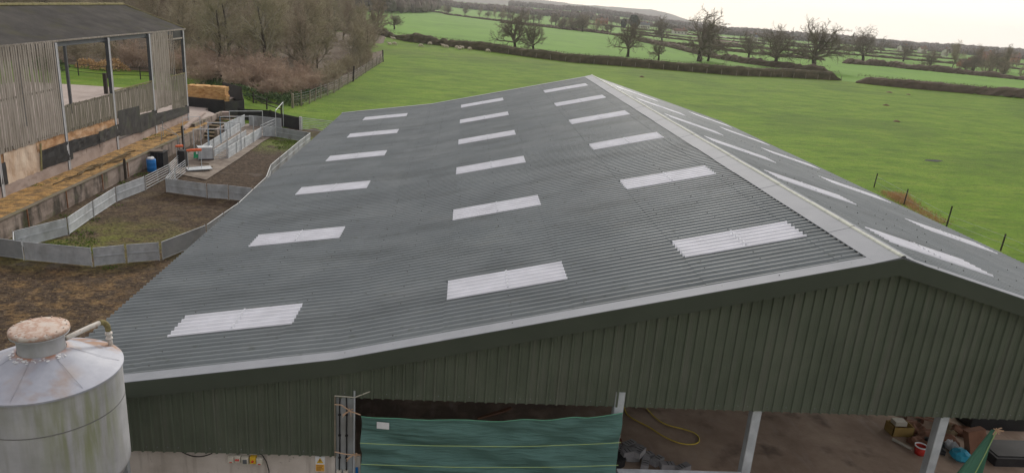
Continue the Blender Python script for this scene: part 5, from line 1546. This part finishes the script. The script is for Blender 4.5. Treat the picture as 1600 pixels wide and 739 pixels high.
# the wood left of the sheep field
rnd = random.Random(100)
def fence_x(y):
    for (a, b), (c, d) in zip(FP, FP[1:]):
        if y <= d: return a+(c-a)*(y-b)/(d-b)
    return -27.1
spots = []
tries = 0
while len(spots) < 150 and tries < 9000:
    tries += 1
    y = rnd.uniform(88, 215); x = rnd.uniform(-150, -30)
    lim = fence_x(y)-2.5-max(0, (96-y))*.55
    if y > 143: lim = -27.5-(y-143)*.10
    if x > lim: continue
    if y < 108 and x < -45: 
        if not (y > 98+(-45-x)*.12): continue
    sp = 5.0 if y < 130 else 8.0
    if all((x-a)**2+(y-b)**2 > sp*sp for a, b in spots): spots.append((x, y))
for i, (x, y) in enumerate(spots):
    k = rnd.choice((0,0,1,1,2,3)); s = rnd.uniform(.78, 1.12)*(1.0 if y < 150 else 1.1)
    if x > -36: s *= .72
    elif x > -44: s *= .86
    plant(P_w[k], x, y, s, rnd.uniform(0, 6.28), 'bare tree crowded among others in the wood beyond the pens', 'bare trees of the wood left of the field')
# a few nearer individuals
plant(P_w[0], -37.5, 91, .95, 1.0, 'bare tree with a dark many-stemmed trunk above the pink bushes')
plant(P_w[2], -33.5, 97.5, .80, 2.0, 'leaning bare tree above the paling fence')
plant(P_w[1], -29.8, 128, .68, 2.6, 'round bushy bare tree at the field end of the wood')
plant(P_w[3], -29.6, 136, .62, .6, 'last bare tree of the wood, hanging over the fence end')
bs = []
for (x, y, s) in ((-33.0,79.5,.95),(-35.6,82.5,1.1),(-32.2,84.3,.95),(-38.6,81.3,1.0),(-41.8,84.2,1.05),(-36.5,87.2,1.15),(-31.6,88.8,.95),(-33.5,93.2,1.0),(-45.0,86.5,1.1),(-40.5,89.5,1.2),
                  (-48.4,88.2,1.1),(-44.2,92.2,1.2),(-52,91.5,1.1),(-56.5,94,1.2),(-61,96,1.1),(-30.4,94.5,.8),(-30.3,101,.85),(-66,98,1.1),(-50,97,1.2),(-37.5,77.6,.7),(-71,99.5,1.1),(-76,101,1.1),(-34.6,77.4,.65),
                  (-30.5,108,.9),(-30.2,116,.9),(-30.1,123,.9),(-29.8,131,.9),(-29.6,138,.8),(-31,143,.9),(-42.5,79.8,.8)):
    pk_ = rnd.random() < .78 and y < 96 and x < -31
    plant(P_s[0 if pk_ else 1], x, y, s*(1 if y < 100 else .8), rnd.uniform(0, 6.28), 'pinkish leafless bush in the thicket beyond the pens' if pk_ else 'olive brown leafless bush under the trees of the wood', 'pinkish leafless bushes' if pk_ else 'olive leafless bushes at the wood edge', 'bush', sz=s*rnd.uniform(.85, 1.1))

# brambles, rough grass and dead bracken near the wood edge
def leafmass(name, places, m, seed, label, cat, size=.09, dens=260):
    mb = MB(); rnd = random.Random(seed)
    for (x, y, rx, ry, h) in places:
        n = int(dens*rx*ry)
        for k in range(n):
            a = rnd.uniform(0, 6.28); q_ = math.sqrt(rnd.random())
            px, py = x+rx*q_*math.cos(a), y+ry*q_*math.sin(a)
            top = h*(1-q_**2.2)*(1+.5*noise.noise(Vector((px*.9, py*.9, 0))))+.08
            z = gh(px, py)+top*rnd.uniform(.55, 1.08)
            nrm = Vector((rnd.gauss(0,1), rnd.gauss(0,1), rnd.gauss(0,.6)+.6)).normalized()
            u = nrm.orthogonal().normalized()*size*rnd.uniform(.5, 1.5); v = nrm.cross(u)*.7
            c = Vector((px, py, z)); b = len(mb.v)
            mb.v += [tuple(c-u), tuple(c-v), tuple(c+u), tuple(c+v)]; mb.f.append((b, b+1, b+2, b+3)); mb.m.append(0)
    return tag(mb.build(name, m), label, cat, kind='stuff')
leafmass('brambles', [(-32.5,75.5,2.6,1.8,1.0),(-30.6,74.5,1.6,1.8,.8),(-35.6,75.6,2.2,1.5,.9),(-34.3,73.8,1.8,1.2,.7),(-31,78,1.8,2.4,.9),(-30,82,1.4,2.6,.8),(-29.4,87,1.1,3,.6),(-38.5,77.2,2.2,1.4,.8),(-40.5,80,2.4,1.6,.7)], M['bramble'], 5, 'green bramble patch at the foot of the pink bushes', 'brambles')
leafmass('dead_bracken', [(-57.5,88.5,2.6,1.6,1.5),(-61,89.5,1.6,1.2,1.2)], M['bracken'], 6, 'orange dead bracken seen through the open barn bays', 'bracken', .11, 300)
leafmass('ivy', [(-66,88,3.5,2,1.2),(-64,84,3,1.5,.8)], M['bramble'], 7, 'dark green undergrowth seen through the first barn bay', 'undergrowth', .1, 200)
# leaf litter under the wood
lt = MB(); nx, ny = 60, 70
for j in range(ny+1):
    for i in range(nx+1):
        y = 76+160*j/ny
        xr = (fence_x(y)-.5 if y < 143 else -27.5-(y-143)*.10) - max(0, 92-y)*.30 - (0 if y > 80 else 2)
        x = -165+(xr+165)*i/nx
        if y < 100 and x < -38: 
            yy = max(y, 86+(-38-x)*.22) if y < 90 else y
        else: yy = y
        lt.v.append((x, yy, gh(x, yy)+.03+.05*noise.noise(Vector((x*.5, yy*.5, 0)))))
for j in range(ny):
    for i in range(nx):
        a = j*(nx+1)+i; lt.f.append((a, a+1, a+nx+2, a+nx+1)); lt.m.append(0)
struct('woodland_floor', lt, mat('leaf_litter', [(.055,.042,.028),(.10,.075,.05),(.14,.10,.065)], 1.2, .95, detail=8), True)

# ---------------------------------------------------------------- hedges
def hedge(P, h, w, m, label, seed, name='hedge', dens=26, group='hedges between the fields', sl=.35, cap=None):
    mb = MB(); rnd = random.Random(seed)
    pts = []; acc = 0
    for a, b in zip(P, P[1:]):
        d = math.hypot(b[0]-a[0], b[1]-a[1]); n = max(1, int(d/1.0))
        for k in range(n): pts.append((a[0]+(b[0]-a[0])*k/n, a[1]+(b[1]-a[1])*k/n))
    pts.append(P[-1])
    sec = [(-.5,0),(-.52,.35),(-.47,.75),(-.28,.97),(0,1.0),(.28,.97),(.47,.75),(.52,.35),(.5,0)]
    base = 0
    N_ = []
    for i, (x, y) in enumerate(pts):
        a = pts[max(0,i-1)]; b = pts[min(len(pts)-1,i+1)]
        d = Vector((b[0]-a[0], b[1]-a[1], 0)).normalized(); n = Vector((-d.y, d.x, 0)); N_.append((d, n))
        g = gh(x, y)
        far = 1.0 if abs(y) > 215 or x > 120 else 0.0
        hh = h*(1+(.16+.35*far)*noise.noise(Vector((x*.11, y*.11, seed)))+(.08+.25*far)*noise.noise(Vector((x*.5, y*.5, seed))))
        hh *= smooth(-.5, 3.0, min(i, len(pts)-1-i))*.85+.15
        for (u, v) in sec:
            q_ = Vector((x, y, g))+n*(u*w)+Vector((0,0,v*hh*.93))
            q_ += noise.noise_vector(q_*1.3)*(.22+.3*far)
            mb.v.append((q_.x, q_.y, max(q_.z, g-.1)))
    k9 = len(sec)
    for i in range(len(pts)-1):
        for k in range(k9-1):
            a = i*k9+k; mb.f.append((a, a+k9, a+k9+1, a+1)); mb.m.append(0)
    for i in range(len(pts)-1):
        d, n = N_[i]
        for s_ in range(dens):
            t = rnd.random(); x, y = pts[i][0]+(pts[i+1][0]-pts[i][0])*t, pts[i][1]+(pts[i+1][1]-pts[i][1])*t
            u = rnd.uniform(-.55,.55)*w; z = gh(x, y)+h*(rnd.uniform(.25,1.0) if abs(u) > .42*w else rnd.uniform(.82,1.02))
            p = Vector((x, y, z))+n*u
            tp = Vector((rnd.gauss(0,.3), rnd.gauss(0,.3), 1)).normalized()*sl*rnd.uniform(.4,1.3)+n*(u/w)*.25
            q_ = d*rnd.uniform(.012,.045)
            b = len(mb.v); mb.v += [tuple(p-q_), tuple(p+q_), tuple(p+tp)]; mb.f.append((b,b+1,b+2)); mb.m.append(0)
    return tag(mb.build(name, m), label, 'hedge', group)
H = HEDGES
for (P, h, w, m, lab) in H:
    hedge(P, h, w, M[m], lab, len(lab)*1.3, dens=30 if abs(P[0][1]) < 260 else 8, sl=.35 if P[0][1] < 260 else .7)

# stakes in front of the main hedge
rnd = random.Random(15)
for i in range(26):
    t = i/25; x = 2+90*t
    yv = None
    for a, b in zip(H[0][0], H[0][0][1:]):
        if a[0] <= x <= b[0]: yv = a[1]+(b[1]-a[1])*(x-a[0])/(b[0]-a[0])
    if yv is None: continue
    f = MB(); f.beam((x, yv-1.9, 0), (x+rnd.uniform(-.1,.1), yv-1.9, 1.35), .11, .11, up=(1,0,0))
    tag(f.build('fence_stake', M['wood']), 'pale stake in the line along the foot of the main hedge', 'stake', 'stakes along the main hedge')

# field trees
FT = [(1, 4.7, 212, .80, 1.0, 'rounded oak standing in the hedge nearest the shed ridge'),
      (2, 10.4, 212.5, .60, 2.2, 'smaller oak just right of the rounded one in the hedge'),
      (1, 42.5, 226, .78, .4, 'reddish bare tree growing behind the main hedge'),
      (2, 51.0, 219, .42, 1.4, 'small thin bare tree in the main hedge'),
      (2, 67.3, 229, 1.12, 3.4, 'tallest oak with twisted spreading limbs'),
      (0, 72.5, 236, .62, 2.4, 'low spreading bare tree leaning against the tallest oak'),
      (0, 93.3, 229, .90, .9, 'round-headed oak left of the widest one'),
      (1, 96.5, 262, .70, 2.9, 'paler oak glimpsed between the two round-headed ones'),
      (0, 104.7, 226, 1.10, 2.2, 'widest oak with a dark round crown by the field gap'),
      (1, 97.8, 396.8, .92, 1.9, 'bare tree on the middle hedge left of the tallest oak'),
      (0, 67.4, 490, 1.0, .2, 'bare tree in front of the far clump of trees'),
      (1, 178, 330, .95, 1.2, 'bare tree on the hedge line right of the widest oak'),
      (2, 196, 305, .72, 1.2, 'small bare tree on the right hand hedge line'),
      (0, 240, 400, .9, 2.2, 'distant bare tree right of centre on a field corner')]
for (k, x, y, s, r_, lab) in FT:
    if y < 300 or 'middle hedge' in lab: s *= 1.32
    t = plant(P_o[k], x, y, s, r_, lab)
    if 'widest' in lab: t.scale = (1.62, 1.62, 1.36)
    if 'round-headed oak' in lab: t.scale = (1.28, 1.28, 1.14)

rnd = random.Random(61)
for (P, spr, n, hh, lab) in CLUMPS:
    tot = len(P)-1
    for k in range(n):
        i = min(tot-1, int(tot*k/n)); t = rnd.random()
        x = P[i][0]+(P[i+1][0]-P[i][0])*t+rnd.uniform(-.5,.5)*spr; y = P[i][1]+(P[i+1][1]-P[i][1])*t+rnd.uniform(-.5,.5)*spr
        pr = rnd.choice((P_o[0], P_w[2], P_w[3], P_w[1], P_o[1]))
        s = hh/13*rnd.uniform(.7, 1.15)
        plant(pr, x, y, s, rnd.uniform(0, 6.28), 'bare tree in the '+lab, 'bare trees: '+lab, sz=s*rnd.uniform(.85,1.0))
# far woods that read as masses
def woodband(P, h, depth, m, label, seed, name='distant_wood', step=None, clump=1.0):
    """a strip of bare wood: many jagged twig clumps over depth, one mass"""
    mb = MB(); rnd = random.Random(seed)
    for a, b in zip(P, P[1:]):
        d = math.hypot(b[0]-a[0], b[1]-a[1]); st = step or max(2.0, h*.35); n = max(1, int(d/st))
        dr = Vector((b[0]-a[0], b[1]-a[1], 0)).normalized(); nn = Vector((-dr.y, dr.x, 0))
        for k in range(n):
            for r_ in range(max(1, int(depth/(h*.6)))):
                t = (k+rnd.random())/n
                c = Vector((a[0]+(b[0]-a[0])*t, a[1]+(b[1]-a[1])*t, 0))+nn*(depth*(rnd.random()-.5))
                hh = h*rnd.uniform(.62, 1.12)*(1+.25*noise.noise(Vector((c.x*.01, c.y*.01, seed)))); g = gh(c.x, c.y)
                R_ = hh*rnd.uniform(.28, .42)
                # crown as noisy low-poly dome
                b0 = len(mb.v); ns, nr = 8, 5
                for j in range(nr+1):
                    ph = math.pi*j/nr
                    for i in range(ns):
                        th = 2*math.pi*i/ns
                        q_ = Vector((math.sin(ph)*math.cos(th), math.sin(ph)*math.sin(th), math.cos(ph)))
                        f_ = 1+.38*noise.noise(q_*2.2+c*.37)
                        mb.v.append((c.x+q_.x*R_*f_, c.y+q_.y*R_*f_, g+hh*.56+q_.z*hh*.46*f_))
                for j in range(nr):
                    for i in range(ns):
                        p = b0+j*ns+i; q2 = b0+j*ns+(i+1) % ns
                        mb.f.append((p, p+ns, q2+ns, q2)); mb.m.append(0)
                for s_ in range(int(26*clump)):
                    th = rnd.uniform(0, 6.28); ph = rnd.uniform(0, 1.7)
                    q_ = Vector((math.sin(ph)*math.cos(th), math.sin(ph)*math.sin(th), math.cos(ph)))
                    p = Vector((c.x+q_.x*R_*.8, c.y+q_.y*R_*.8, g+hh*.56+q_.z*hh*.40))
                    e = p+(q_+Vector((0,0,.5)))*hh*rnd.uniform(.10,.22); wv = q_.orthogonal().normalized()*hh*.012
                    b1 = len(mb.v); mb.v += [tuple(p-wv), tuple(p+wv), tuple(e)]; mb.f.append((b1,b1+1,b1+2)); mb.m.append(0)
    return tag(mb.build(name, m), label, 'wood', kind='stuff')
for i, (P, h, dp, m, lab) in enumerate(WOODS):
    woodband(P, h, dp, M[m], lab, 50+i, clump=1.0 if P[0][1] < 900 else .5)

# ploughed and stubble strips far away
for i, (P, m) in enumerate(PLOTS):
    g = MB(); g.q([(x, y, gh(x, y)+.35) for x, y in P]); struct('ploughed_field', g, M[m])

# far houses
def house(x, y, w, d, h, rh, rot_, wall, roof, label, chim=True):
    w *= .8; d *= .8; h *= .85; rh *= .8
    t = thing('farmhouse', (x, y, gh(x, y)), label, 'house', None); t.rotation_euler.z = rot_
    def b_(name, mb, m, par): 
        return mb.build(name, M[m], par, off=True)
    mb = MB(); mb.box(-w/2, w/2, -d/2, d/2, -1, h)
    mb.q([(-w/2,-d/2,h),(-w/2,d/2,h),(-w/2,0,h+rh)]); mb.q([(w/2,d/2,h),(w/2,-d/2,h),(w/2,0,h+rh)])
    b_('wall', mb, wall, t)
    mb = MB()
    for s_ in (-1, 1):
        mb.obox((0, s_*d/4*1.06, h+rh/2), (w/2+.3,0,0), (0, s_*d/4*1.1, -rh/2*1.1), Vector((0, s_*rh, d/2)).normalized()*.12)
    ro = b_('roof', mb, roof, t)
    if chim:
        mb = MB(); mb.box(w*.3-.5, w*.3+.5, -.5, .5, h+rh*.4, h+rh+1.4); b_('chimney', mb, 'brick', ro)
    for k in range(max(2, int(w/3))):
        for zz in ((1.2, 3.8) if h > 4.5 else (1.2,)):
            mb = MB(); xx = -w/2+w*(k+.5)/max(2, int(w/3)); mb.box(xx-.5, xx+.5, -d/2-.04, -d/2-.01, zz, zz+1.2); b_('window', mb, 'glass', t)
for a in HOUSES: house(*a)
f = MB(); f.box(-2,2,-2,2,0,9)
SPX, SPY = SPIRE
ch = thing('church', (SPX, SPY, gh(SPX, SPY)), 'tiny church spire rising above the far trees', 'church')
f.build('tower', M['grey_block'], ch, off=True)
f = MB(); f.lathe([(2.2,9),(0.05,18.5)], (0,0), 8); f.build('spire', M['slate'], ch, off=True)

# ---------------------------------------------------------------- sheep
def sheep_mesh(pose, seed):
    me = bpy.data.meshes.new('sk'); ob = bpy.data.objects.new('sk', me); COL.objects.link(ob)
    lie = pose == 'lie'
    bz = .38 if lie else .62
    V = [(0,0,bz),(.30,0,bz+.01),(.48,0,bz+.06),(-.32,0,bz+.02),(-.50,0,bz-.02)]
    E = [(0,1),(1,2),(0,3),(3,4)]
    Rr = [.27,.24,.15,.26,.14]
    if pose == 'graze': hd = [(.62,0,bz-.08),(.76,0,.22),(.86,0,.10)]
    else: hd = [(.60,0,bz+.20),(.70,0,bz+.33),(.86,0,bz+.27)]
    n = len(V); V += hd; Rr += [.11,.095,.055]; E += [(2,n),(n,n+1),(n+1,n+2)]
    for sx, at in ((.30,1),(-.32,3)):
        for s_ in (-1,1):
            n = len(V)
            if lie: V += [(sx+.08,s_*.18,.16),(sx+.22,s_*.2,.05)]
            else: V += [(sx,s_*.12,.34),(sx+(.02 if sx>0 else -.03),s_*.12,.20),(sx,s_*.12,.02)]
            k = 2 if lie else 3
            Rr += [.09,.045,.04][:k]; E += [(at,n)]+[(n+i,n+i+1) for i in range(k-1)]
    me.from_pydata(V, E, []); me.skin_vertices.new() if hasattr(me.skin_vertices,'new') and not me.skin_vertices else None
    md = ob.modifiers.new('s','SKIN'); 
    sv = me.skin_vertices[0].data
    for i, r_ in enumerate(Rr): sv[i].radius = (r_, r_); sv[i].use_root = (i == 0)
    sub = ob.modifiers.new('b','SUBSURF'); sub.levels = 1; sub.render_levels = 1
    dg = bpy.context.evaluated_depsgraph_get(); dg.update()
    m2 = bpy.data.meshes.new_from_object(ob.evaluated_get(dg)); bpy.data.objects.remove(ob)
    m2.materials.clear(); m2.materials.append(M['sheep']); m2.materials.append(M['sheep_face'])
    for p in m2.polygons:
        p.use_smooth = True
        c = p.center
        if c.x > .74 or (c.z < .24 and not lie and abs(c.y) > .05): p.material_index = 1
    # ears
    return m2
SM = {k: sheep_mesh(k, 1) for k in ('graze','stand','lie')}
SH = [(-35.7,224,'graze','leftmost sheep, beside the wood edge'),(-33.6,229,'stand','sheep standing high in the left part of the flock'),(-33.2,227,'graze','sheep close in front of the standing one'),
      (-31.6,201,'lie','sheep lying in the nearer left pair'),(-30.3,199.6,'graze','right hand sheep of the nearer left pair'),(-27.3,226,'graze','sheep alone near the hedge, left of centre'),
      (-22.9,200,'graze','single sheep in the lower middle of the flock'),(-20.8,214,'graze','sheep by the hedge with its head down, middle'),(-16.6,206.5,'stand','upper sheep of the bunch right of centre'),
      (-15.7,203.4,'graze','lower sheep of the bunch right of centre'),(-12.7,203.4,'graze','left sheep of the right hand three'),(-11.9,202.2,'lie','sheep lying below the right hand three'),
      (-11.0,203.8,'stand','right sheep of the right hand three, by the hedge'),(-9.0,201.2,'graze','sheep grazing apart before the last one'),(-3.9,197.5,'graze','rightmost sheep, apart from the flock')]
rnd = random.Random(9)
for (x, y, pz, lab) in SH:
    o = bpy.data.objects.new('sheep', SM[pz]); COL.objects.link(o); o.location = (x, y, 0); o.scale = (1.15,)*3
    o.rotation_euler.z = rnd.choice((0, 3.14))+rnd.uniform(-.6, .6); tag(o, lab, 'sheep', 'sheep grazing by the far hedge')
# ---------------------------------------------------------------- damp air between here and the hills
hm = bpy.data.materials.new('haze'); hm.use_nodes = True; nt = hm.node_tree; nt.nodes.clear()
ho = nt.nodes.new('ShaderNodeOutputMaterial'); pv = nt.nodes.new('ShaderNodeVolumePrincipled')
pv.inputs['Color'].default_value = (.97,.98,1.0,1); pv.inputs['Density'].default_value = .00015
pv.inputs['Anisotropy'].default_value = .2
nt.links.new(pv.outputs['Volume'], ho.inputs['Volume'])
hz_ = MB(); hz_.box(-4900, 4900, -4900, 4900, -30, 110)
tag(hz_.build('haze', hm), 'thin pale haze over the far fields', 'haze', kind='stuff')
